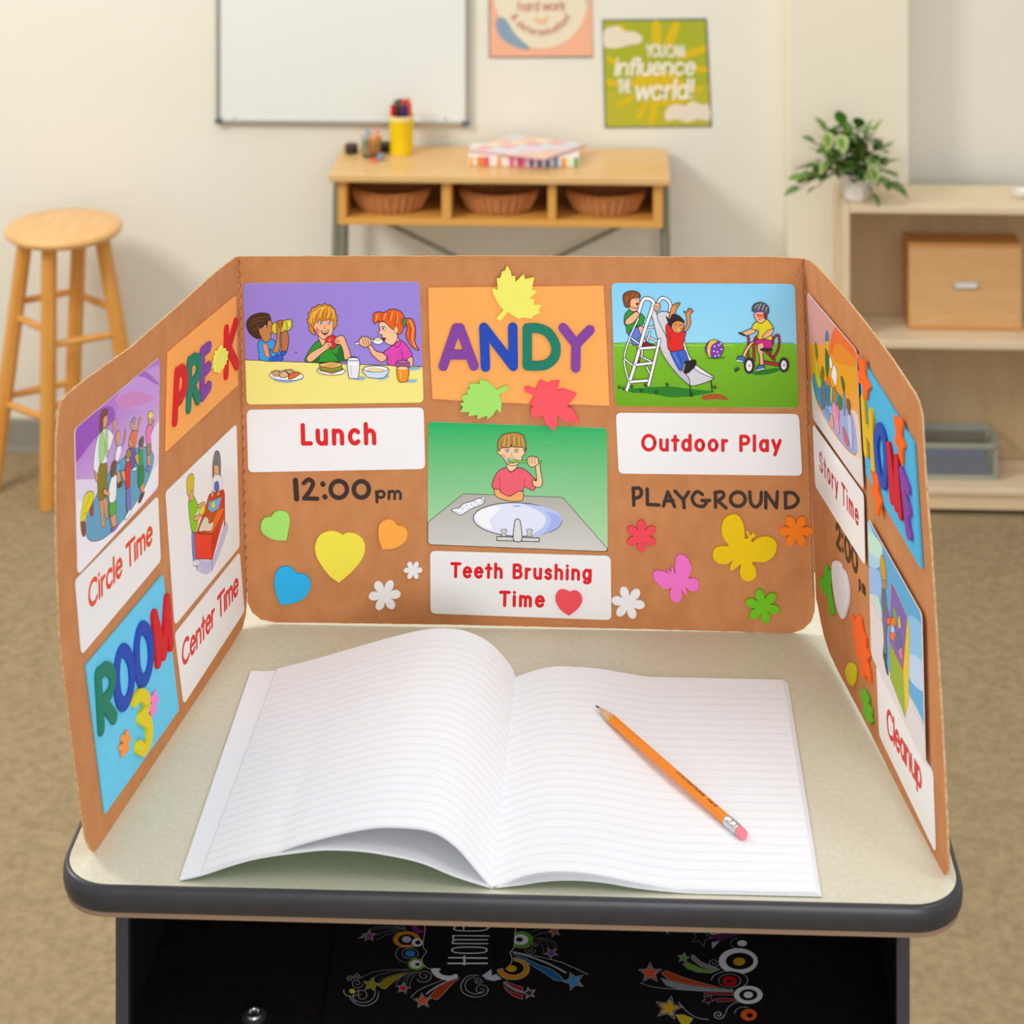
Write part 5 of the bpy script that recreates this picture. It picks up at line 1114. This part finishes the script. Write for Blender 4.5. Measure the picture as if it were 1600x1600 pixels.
kid('#f0dc50', '700 420 715 388 735 395 735 425 715 450 705 440', '702 445 725 430 728 470 710 490', '#ee78b8', '685 560 690 510 715 485 738 500 722 560 720 625 690 625', '#a88058', '690 630 722 625 720 700 695 705', '#e0a070', '695 705 718 700 716 780 700 790')
K_('#e0a070', '728 490 745 445 748 460 735 510'); K_('#8878c0', '682 815 700 790 715 800 705 830', 3)
K_('#e0a070', '460 590 470 540 490 530 495 570 485 620 470 640'); K_('#f4f4f8', '460 700 475 650 500 640 500 690 480 750 460 750'); K_('#58b0e0', '462 780 495 770 500 820 465 850'); K_('#e0a070', '510 640 525 580 530 520 537 560 522 620'); K_('#e0a070', '470 850 490 830 495 900 480 930'); K_('#6a4028', '470 930 505 900 508 935 480 950')
kid('#6c5040', '645 590 660 570 667 600 660 640 640 650 632 620', '640 640 655 640 650 670 640 665', '#2ca044', '628 690 650 670 660 690 658 780 628 790', '#1c8a3c', '630 790 662 770 668 890 630 945', '#e0a070', '640 935 665 910 668 980 655 1000'); K_('#e0a070', '600 720 625 700 628 780 615 770'); K_('#6a3828', '628 1050 650 1000 672 980 665 1010 640 1060')
kid('#a88838', '540 700 555 665 572 680 568 725 542 730', '538 725 560 720 560 755 540 760', '#e02c30', '530 830 540 770 565 755 568 900 560 945 535 950', '#8078c8', '540 950 565 940 570 1120 545 1130', None, None); K_('#e0a070', '500 830 525 830 530 900 515 890'); K_('#f4f4f4', '528 1170 560 1115 578 1115 560 1160 535 1185')
kid('#7a4c34', '425 830 435 770 458 750 465 790 450 850 430 865', '430 840 450 830 450 860 435 870', '#f4f4f6', '408 960 430 875 465 860 462 1000 450 1050 415 1055', '#58b040', '415 1060 462 1045 462 1130 450 1140 418 1160', '#e0a070', '420 1160 455 1140 465 1220 440 1250'); K_('#e0a070', '365 980 380 955 412 990 405 1010 375 1000'); K_('#9068b8', '425 1265 440 1245 470 1220 475 1235 440 1275', 3)
A.build('printed_picture', root)
C = (80, 760, .375)
root, A = pcard(PL, C, '96 390 440 38 452 310 122 702', 'white word card reading Circle Time', ppm=2050)
text(A, 'Circle Time', '#e84a24', (150, 510), (418, 226), (147, 412), .2); A.build('printed_words', root)
# ---- center time
C = (240, 640, .225)
root, A = pcard(PL, C, '78 570 568 98 590 952 140 1498', 'picture card of two children playing at a red sand and water table', ppm=2050)
OWN = 3
A.P('#c8c4e4', '290 1035 400 1035 480 800 505 790 500 860 395 1120 300 1120', 0)
K_('#7a80c0', '255 850 280 845 285 1000 290 1040 265 1045'); K_('#f0f0f0', '265 1060 290 1035 312 1055 300 1085 268 1082'); A.P('#e0302a', '480 570 486 580 488 810 480 805', 2, True)
K_('#eeeef6', '405 520 400 450 430 440 455 440 466 500 460 560 405 570'); K_('#5a6ac0', '415 510 440 500 445 560 415 560'); K_('#e8a878', '405 400 445 380 450 440 420 450'); K_('#706868', '402 470 400 380 415 300 435 285 452 310 458 380 455 460 445 440 440 390 412 385 412 450')
A.P('#e0302a', '380 585 480 555 480 700 400 870 290 850', 3, True); A.P('#c84420', '372 600 470 570 400 830 300 850', 2, True); A.P('#6cb4e8', '375 640 465 605 440 690 395 715 368 690', 2, True); A.P('#e8dc50', '390 660 410 635 418 670 400 690', 2)
A.P('#f26a20', '440 690 480 680 480 760 400 860 370 850', 2, True); K_('#e4d8c0', '305 840 345 745 370 760 375 790 405 780 390 840 340 842'); A.P('#ee3828', '275 850 400 868 478 700 475 770 398 1040 285 1035', 3, True); A.P('#cc2424', '392 870 478 700 440 860 396 1035', 2, True)
A.L('#c0242a', 6, '288 1035 292 1118/394 1035 398 1115', sharp=True); A.L('#8c1818', 5, '278 862 400 866', sharp=True)
K_('#e8a878', '388 600 398 565 408 590 395 608'); K_('#e8a878', '430 595 440 560 448 580 438 600')
K_('#8cc81c', '232 640 260 595 290 640 300 690 275 740 300 770 285 840 260 850 245 790'); K_('#e8a878', '232 590 262 560 268 590 250 635'); K_('#d8c030', '222 570 222 480 250 445 270 460 270 540 248 570 235 600'); K_('#e8dc3c', '305 720 320 670 345 650 345 700 320 740'); K_('#e8a878', '268 750 300 730 318 730 300 765 270 770'); K_('#e8a878', '290 670 335 640 345 655 310 680')
A.build('printed_picture', root)
C = (80, 760, .375)
root, A = pcard(PL, C, '512 612 781 272 801 520 548 908', 'white word card reading Center Time', ppm=2050)
text(A, 'Center Time', '#e0322c', (541, 752), (776, 438), (538, 660), .2); A.build('printed_words', root)
# ---- story time
C = (1255, 440, .1749)
zk = dict(z0=.002, th=.0007)
root, A = pcard(PR, C, '60 92 502 612 566 1862 116 1222', 'picture card of a story time group on a blue rug, under an orange sky', ppm=2000, bg='#f0a020', **zk)
A.P('#d9988c', '62 100 320 400 330 540 84 545 70 300', 0); A.P('#ee6a24', '320 400 498 612 505 720 400 690 330 640 260 640', 0); A.P('#f08a1c', '330 540 505 700 508 760 400 740 300 700', 0); A.P('#e8e0dc', '112 850 140 1040 200 1180 300 1350 420 1500 500 1560 560 1600 564 1840 118 1215', 0); A.P('#ecd0b8', '430 1140 520 1200 550 1560 500 1540 490 1300', 0)
A.P('#3f9ac0', '118 830 112 900 150 1050 230 1200 330 1370 430 1500 500 1538 515 1490 500 1330 440 1160 350 1000 240 900 150 830', 4); A.P('#9aa8dc', '200 1140 440 1140 500 1320 515 1490 498 1536 430 1498 330 1368', 0)
OWN = 3
for c_, s_ in (('#3878a8', '228 520 232 450 245 440 256 470 258 530 235 530'), ('#e0d020', '240 530 255 540 250 620 258 680 248 690 240 640'), ('#2c6838', '228 600 245 620 262 680 255 830 240 850 228 740'), ('#6a7a1c', '135 540 150 560 162 640 155 700 140 650'), ('#c8cc20', '140 720 160 720 165 800 190 900 180 955 150 900 135 800'), ('#7a6a1c', '195 770 205 755 220 800 215 880 225 920 200 900 185 830'), ('#f0f0ee', '265 670 285 700 290 770 270 760'), ('#f0f0f4', '300 745 325 780 332 850 325 930 300 880 285 840'), ('#e86a20', '235 840 265 860 280 930 255 930 240 890'), ('#6a6a8c', '190 920 225 930 230 1080 205 1140 190 1040'), ('#2a7aa8', '235 940 265 950 270 1080 240 1090'), ('#e8b020', '275 950 290 940 288 1060 275 1090'), ('#b87820', '300 960 325 950 330 1060 310 1090'), ('#2c7a2c', '340 1060 360 1010 378 1080 375 1140 345 1130'), ('#3a6a24', '368 860 378 845 400 900 402 990 385 960'), ('#7888c0', '385 1010 400 1000 410 1080 400 1200 388 1120'), ('#704828', '420 1060 435 1045 455 1090 452 1200 430 1150'), ('#f08cb0', '295 1080 320 1090 345 1200 355 1350 330 1320 300 1180'), ('#e87890', '330 1100 348 1120 355 1220 335 1200'), ('#b8c0ec', '425 1200 460 1210 475 1400 468 1500 440 1400'), ('#d05860', '385 1300 410 1330 440 1440 430 1470 395 1400'), ('#58a0d0', '220 1130 255 1150 280 1220 245 1215'), ('#e8a070', '275 1180 300 1220 300 1310 280 1270')):
    K_(c_, s_)
A.build('printed_picture', root)
C = (1240, 400, .3125)
root, A = pcard(PR, C, '111 838 365 1190 373 1546 124 1150', 'white word card reading Story Time', ppm=2000, **zk)
text(A, 'Story Time', '#c81c28', (144, 1060), (346, 1352), (142, 970), .2); A.build('printed_words', root)
# ---- cleanup
C = (1250, 780, .3876)
root, A = pcard(PR, C, '312 666 540 1100 551 1426 324 952', 'white word card reading Cleanup, lowest on the right wing', ppm=2000)
text(A, 'Cleanup', '#d8302c', (356, 938), (497, 1172), (354, 838), .2); A.build('printed_words', root)
C = (1350, 820, .225)
root, A = pcard(PR, C, '55 -50 432 615 458 1665 82 905', 'picture card of a child tidying toys into a box under a blue sky', ppm=2000, z0=.0028, bg='#58aede')
A.P('#a8dcea', '57 -20 100 60 150 150 165 260 100 300 62 250', 0); A.P('#c4ecdc', '62 60 120 90 160 160 140 230 66 180', 0); A.P('#9cc4ee', '66 300 140 330 150 500 100 540 70 480', 0); A.P('#c8e4d8', '70 480 130 500 160 640 110 620 72 520', 0); A.P('#8cc8f0', '330 640 436 700 446 1000 345 900', 0); A.P('#c4d8f4', '345 900 446 960 450 1150 348 1060', 0)
A.P('#e4dcda', '72 500 170 700 180 880 200 1000 300 1150 350 1180 452 1400 457 1655 84 915', 0); A.L('#8a8480', 3, '72 505 165 695/355 1190 452 1425', sharp=True)
A.P('#98b020', '212 800 305 1005 322 1340 215 1060', 3, True); A.P('#e8c818', '305 1005 335 640 350 720 345 1210 322 1340', 3, True); A.P('#7868b8', '228 420 330 640 302 995 208 790', 2, True); A.L('#d8343c', 13, '228 410 330 640 302 1000 210 800 226 410', sharp=True)
for c_, s_ in (('#7ab030', '235 590 245 570 262 650 250 700'), ('#f07a20', '215 660 240 640 255 680 225 720'), ('#e8c020', '270 650 280 630 290 700 275 720'), ('#b0d8f0', '220 710 240 700 245 750 228 760'), ('#f07840', '215 760 250 745 258 790 230 800'), ('#686898', '245 790 280 740 300 830 270 860'), ('#e88090', '275 870 295 850 300 930 288 920')):
    K_(c_, s_, 2)
K_('#6a6e7c', '158 450 180 450 192 560 205 620 190 760 195 880 185 960 165 900 172 800 160 620'); K_('#8a5aa0', '165 600 190 620 195 700 172 690', 0); K_('#c88c50', '162 370 185 370 188 430 168 445'); K_('#d8a020', '148 300 150 220 168 215 185 300 186 370 165 380'); K_('#3a3c48', '168 900 190 900 192 960 205 1035 190 1020'); K_('#f07a30', '195 650 215 640 215 680 198 690')
A.build('printed_picture', root)

# ------------------------------------------------------------------ foam sheets
def sheet_foam(pl, c, s_, col, lb, th=.0017, z0=.0003):
    return sticker(pl, c, s_, col, lb, None, z0, th, True, 'foam_sheet', 'foam sheet', bev=.0003)
sheet_foam(PC, (640, 400, .2125), '138 228 800 222 1425 214 1450 650 1470 1096 1380 1093 1300 1088 870 1080 400 1060 168 1045 150 700 140 440', '#ffae5c', 'orange foam sheet behind the letters ANDY')
sheet_foam(PL, (240, 400, .1876), '108 800 670 332 683 1075 90 1625', '#ffae5c', 'orange foam sheet behind the letters PRE K')
sheet_foam(PL, (80, 760, .375), '138 745 457 368 523 932 217 1362', '#6ccff2', 'light blue foam sheet behind ROOM 3')
sheet_foam(PR, (1240, 400, .3125), '342 495 405 600 612 932 652 1562 378 1092', '#4fb8e2', 'light blue foam sheet behind HOME', .0022)
GF = 'glitter foam letters'
def LT(pl, c, s_, col, lb, wm, z0=.0021, th=.0016): return letter(pl, c, s_, wm/c[2], col, lb, GF, z0, th, ppm=1.)
C = (640, 400, .2125)
LT(PC, C, '250 800 345 522 372 522 475 798/298 715 430 715', '#8a45a6', 'purple glitter foam letter A of ANDY', .0078)
LT(PC, C, '560 806 548 518 764 800 760 516', '#1c4cc0', 'blue glitter foam letter N of ANDY', .0078)
LT(PC, C, '867 522 867 796/s867 523 940 522 1020 555 1074 645 1068 730 1010 785 940 798 867 796', '#128468', 'green glitter foam letter D of ANDY', .0078)
LT(PC, C, '1130 520 1225 640 1222 812/1326 535 1225 640', '#8a45a6', 'purple glitter foam letter Y of ANDY', .0078)
C = (240, 400, .1876)
LT(PL, C, '147 1372 166 970/s166 985 205 945 232 990 226 1100 195 1180 156 1215', '#e01820', 'red foam letter P of PRE K', .0085)
LT(PL, C, '262 1265 270 880/s270 890 318 850 346 885 338 990 285 1075/290 1070 340 1195', '#128468', 'green foam letter R of PRE K', .0085)
LT(PL, C, '375 1165 376 800/376 800 432 755/375 975 432 920/375 1165 432 1085', '#8a45a6', 'purple foam letter E of PRE K', .0085)
LT(PL, C, '576 985 578 615/655 555 596 765/596 765 664 908', '#e01820', 'red foam letter K of PRE K', .0085)
C = (80, 760, .375)
LT(PL, C, '192 1010 178 780/s178 785 212 758 238 785 230 855 192 905/198 895 245 962', '#128468', 'green foam letter R of ROOM', .009)
LT(PL, C, 'o288 682 314 725 320 810 306 880 282 908 262 870 256 780 266 705', '#1c4cb8', 'blue foam letter O of ROOM, left one', .009)
LT(PL, C, 'o370 588 394 628 400 712 384 790 360 808 344 765 340 672 350 605', '#1c4cb8', 'blue foam letter O of ROOM, right one', .009)
LT(PL, C, '428 732 410 535 450 700 464 470 478 662', '#e01820', 'red foam letter M of ROOM', .0085, th=.0024)
LT(PL, C, 's328 892 350 866 376 885 376 925 352 962/s352 962 384 985 388 1050 365 1095 342 1082', '#ecd81e', 'yellow foam number 3 under ROOM', .0085, th=.0028)
C = (1300, 500, .2125)
LT(PR, C, '268 590 290 965/328 690 345 1068/280 780 336 880', '#f0c010', 'yellow foam letter H of HOME', .0085, .0026, .0022)
LT(PR, C, 'o388 795 422 860 436 1000 436 1130 420 1200 392 1140 370 1010 364 880', '#1c50b8', 'blue foam letter O of HOME', .0085, .0026, .0022)
LT(PR, C, '482 1312 460 935 514 1365 517 1028 546 1425', '#d80c2c', 'red foam letter M of HOME', .0085, .0026, .0022)
LT(PR, C, '556 1120 604 1565/554 1120 598 1235/578 1290 606 1392/600 1540 612 1568', '#8a45a6', 'purple foam letter E of HOME', .0085, .0026, .0022)

# ------------------------------------------------------------------ foam stickers
C2_ = (640, 400, .2125); GL = 'foam leaf stickers around ANDY'
sticker(PC, C2_, '718 60 745 105 752 140 778 135 780 180 838 122 850 160 918 145 910 185 900 235 938 250 885 298 920 310 912 345 975 350 950 385 958 410 905 430 905 450 840 440 805 450 760 425 725 400 665 467 638 445 690 385 650 335 618 270 608 228 650 238 642 155 668 150 680 105 700 100', '#f2ee6c', 'yellow foam leaf above the letters ANDY', GL, .0024, .002, True)
sticker(PC, C2_, '510 893 580 910 640 970 720 935 720 975 660 1005 680 1060 672 1140 640 1115 615 1155 575 1190 570 1160 500 1185 500 1155 430 1165 440 1135 372 1132 395 1095 372 1072 400 1060 383 1018 430 1000 420 970 445 965 440 925 520 925', '#a6e46c', 'light green foam leaf below the letter N of ANDY', GL, .0024, .002, True)
sticker(PC, C2_, '960 900 1000 915 1025 930 1040 908 1105 905 1085 975 1130 962 1165 975 1228 1000 1215 1025 1170 1075 1160 1095 1195 1105 1250 1210 1190 1205 1130 1200 1085 1155 1085 1210 1068 1272 1035 1250 1000 1220 978 1158 930 1185 895 1150 890 1110 910 1090 880 1075 915 1020 920 1015 850 985 845 955 870 945 935 970 940 935', '#f85a64', 'coral red foam maple leaf below the letter D of ANDY', GL, .0024, .002, True)
C4 = (380, 700, .1875); GH = 'foam heart stickers'
sticker(PC, C4, '232 568 234 566 270 525 315 516 360 530 388 570 386 640 364 760 362 763 300 762 230 745 165 700 148 645 165 590 200 570', '#a6e46c', 'small light green foam heart left of the big yellow heart', GH)
sticker(PC, C4, '829 718 832 717 870 700 940 710 1000 760 1018 830 990 920 900 1030 802 1114 798 1114 715 1050 630 930 600 840 610 770 650 710 720 685 780 692', '#f4e64c', 'large yellow foam heart in the middle under 12:00 pm', GH)
sticker(PC, C4, '1285 640 1288 642 1340 650 1370 700 1360 760 1300 810 1240 832 1165 836 1160 834 1135 760 1128 690 1140 625 1200 588 1250 600', '#ffae48', 'small orange foam heart right of the big yellow heart', GH)
sticker(PC, C4, '445 1040 449 1041 520 1050 562 1110 555 1180 500 1250 420 1285 322 1302 318 1300 280 1220 262 1120 280 1020 340 980 400 990', '#2cb4ee', 'blue foam heart at the lower left of the centre panel', GH)
C5 = (650, 650, .20625)
sticker(PC, C5, '1163 1325 1167 1325 1210 1315 1250 1345 1258 1395 1225 1450 1163 1501 1157 1501 1100 1460 1062 1400 1062 1345 1090 1310 1130 1308', '#f0525c', 'red foam heart after the word Time on the tooth brushing card', GH, .0011)
def flower(pl, c, cx, cy, R, rot, col, lb, name='foam_sticker', z0=.0003, ax=None):
    q = []
    for k in range(72):
        t_ = 2*PI*k/72; r = R*(.42+.58*abs(math.cos(3*t_))**.75); a_ = t_+math.radians(rot)
        q.append((cx+r*math.cos(a_), cy+r*math.sin(a_)))
    if ax: q = [(cx+(x-cx)*ax[0], cy+(y-cy)*ax[1]+(x-cx)*ax[2]) for x, y in q]
    return sticker(pl, c, q, col, lb, 'foam flower stickers', z0, .002, True, name)
flower(PC, C4, 1180, 1220, 134, -4, '#f3f3f1', 'larger white foam flower left of the tooth brushing word card')
flower(PC, C4, 1416, 1012, 78, 0, '#f3f3f1', 'smallest white foam flower, beside the Teeth Brushing picture')
C6 = (950, 700, .2125)
flower(PC, C6, 245, 640, 118, 30, '#f24c5a', 'coral red foam flower under PLAYGROUND'); flower(PC, C6, 1380, 605, 122, 0, '#fb8418', 'orange foam flower at the right end under PLAYGROUND')
flower(PC, C6, 1136, 1156, 128, 16, '#72c41e', 'green foam flower at the lower right of the centre panel'); flower(PC, C6, 148, 1130, 124, 10, '#f0f0ee', 'white foam flower right of the tooth brushing word card')
GB = 'foam butterfly stickers'
sticker(PC, C6, '460 925 445 915 432 890 440 885 462 905 465 870 475 865 485 895 495 915 492 860 500 800 530 775 570 790 605 840 612 900 590 950 640 950 667 985 655 1040 610 1045 570 1020 585 1060 578 1072 550 1050 538 1030 545 1080 530 1120 490 1128 460 1095 455 1050 465 1020 420 1030 375 1000 335 950 335 905 370 895 420 905', '#f478cc', 'pink foam butterfly on the centre panel', GB)
sticker(PC, C6, '1005 655 1030 650 1015 610 1028 602 1045 635 1065 618 1082 625 1080 645 1055 660 1060 685 1100 655 1170 645 1225 670 1240 720 1215 790 1150 830 1060 830 1085 880 1085 940 1040 972 990 960 968 910 975 850 945 870 915 892 895 885 905 840 920 820 870 845 810 840 772 800 775 745 820 715 885 710 850 660 833 600 850 520 900 485 950 485 985 530 1002 590', '#ecc80a', 'large yellow foam butterfly on the centre panel', GB)
CL = (80, 760, .375)
flower(PL, CL, 407, 905, 27, 0, '#f28ad0', 'small pink foam flower beside the yellow number 3', ax=(.75, 1.9, -.9), z0=.0024)
flower(PL, CL, 288, 1070, 27, 0, '#fb9c44', 'small orange foam flower left of the yellow number 3', ax=(.8, 1.9, -.9), z0=.0024)
sticker(PL, (240, 400, .1876), '525 742 538 775 555 765 560 795 578 790 568 830 572 860 560 870 560 900 545 905 538 940 525 935 505 972 490 960 472 965 470 925 452 935 462 900 455 885 470 865 468 830 480 820 480 790 500 785', '#f2ee6c', 'small yellow foam leaf between E and K', GL, .0028, .0022, True)
C7 = (1240, 400, .3125); GO = 'orange foam star stickers around HOME'
for s_, lb in (('345 488 362 522 375 508 384 560 386 600 412 655 398 668 390 720 375 692 372 642 354 632 350 582 356 560', 'orange foam star at the upper left corner of the HOME sheet'), ('528 793 545 815 553 802 570 840 566 895 586 952 574 965 572 1045 556 1000 550 950 534 930 540 880', 'orange foam star on the upper right edge of the HOME sheet'), ('411 1068 428 1090 440 1078 455 1120 451 1170 470 1230 460 1250 450 1300 440 1270 438 1210 420 1190 425 1130', 'orange foam star on the lower left edge of the HOME sheet')):
    sticker(PR, C7, s_, '#fb6a18', lb, GO, .0027, .0018, True, bev=.0003)
C8 = (1250, 780, .3876)
sticker(PR, C8, '108 268 115 264 121 290 130 285 136 318 128 352 132 385 143 460 132 468 120 388 102 376 97 352 87 338 93 312 106 318', '#58bc24', 'green foam flower with stem on the right wing', None, .0003, .002, True)
sticker(PR, C8, '140 256 155 247 170 258 176 276 192 300 205 368 200 430 180 482 160 442 145 370 138 300', '#e8e2e4', 'white foam heart on the right wing under 2:00', GH, .0003, .002)
sticker(PR, C8, '214 465 225 478 232 490 245 465 255 480 262 530 275 560 275 595 290 632 280 650 290 690 293 742 275 700 270 722 256 712 252 650 238 630 232 580 225 540 225 510', '#fb6a24', 'orange foam maple leaf on the right wing', None, .0003, .002, True)
sticker(PR, C8, '205 660 220 660 232 680 230 730 218 752 202 732 193 690', '#d8c814', 'small yellow foam apple low on the right wing', None, .0003, .002)
sticker(PR, C8, '255 765 270 765 278 790 288 800 284 820 298 850 296 875 302 895 290 906 275 880 265 860 268 830 256 800', '#6cbc2c', 'small green foam leaf lowest on the right wing', None, .0003, .002, True)
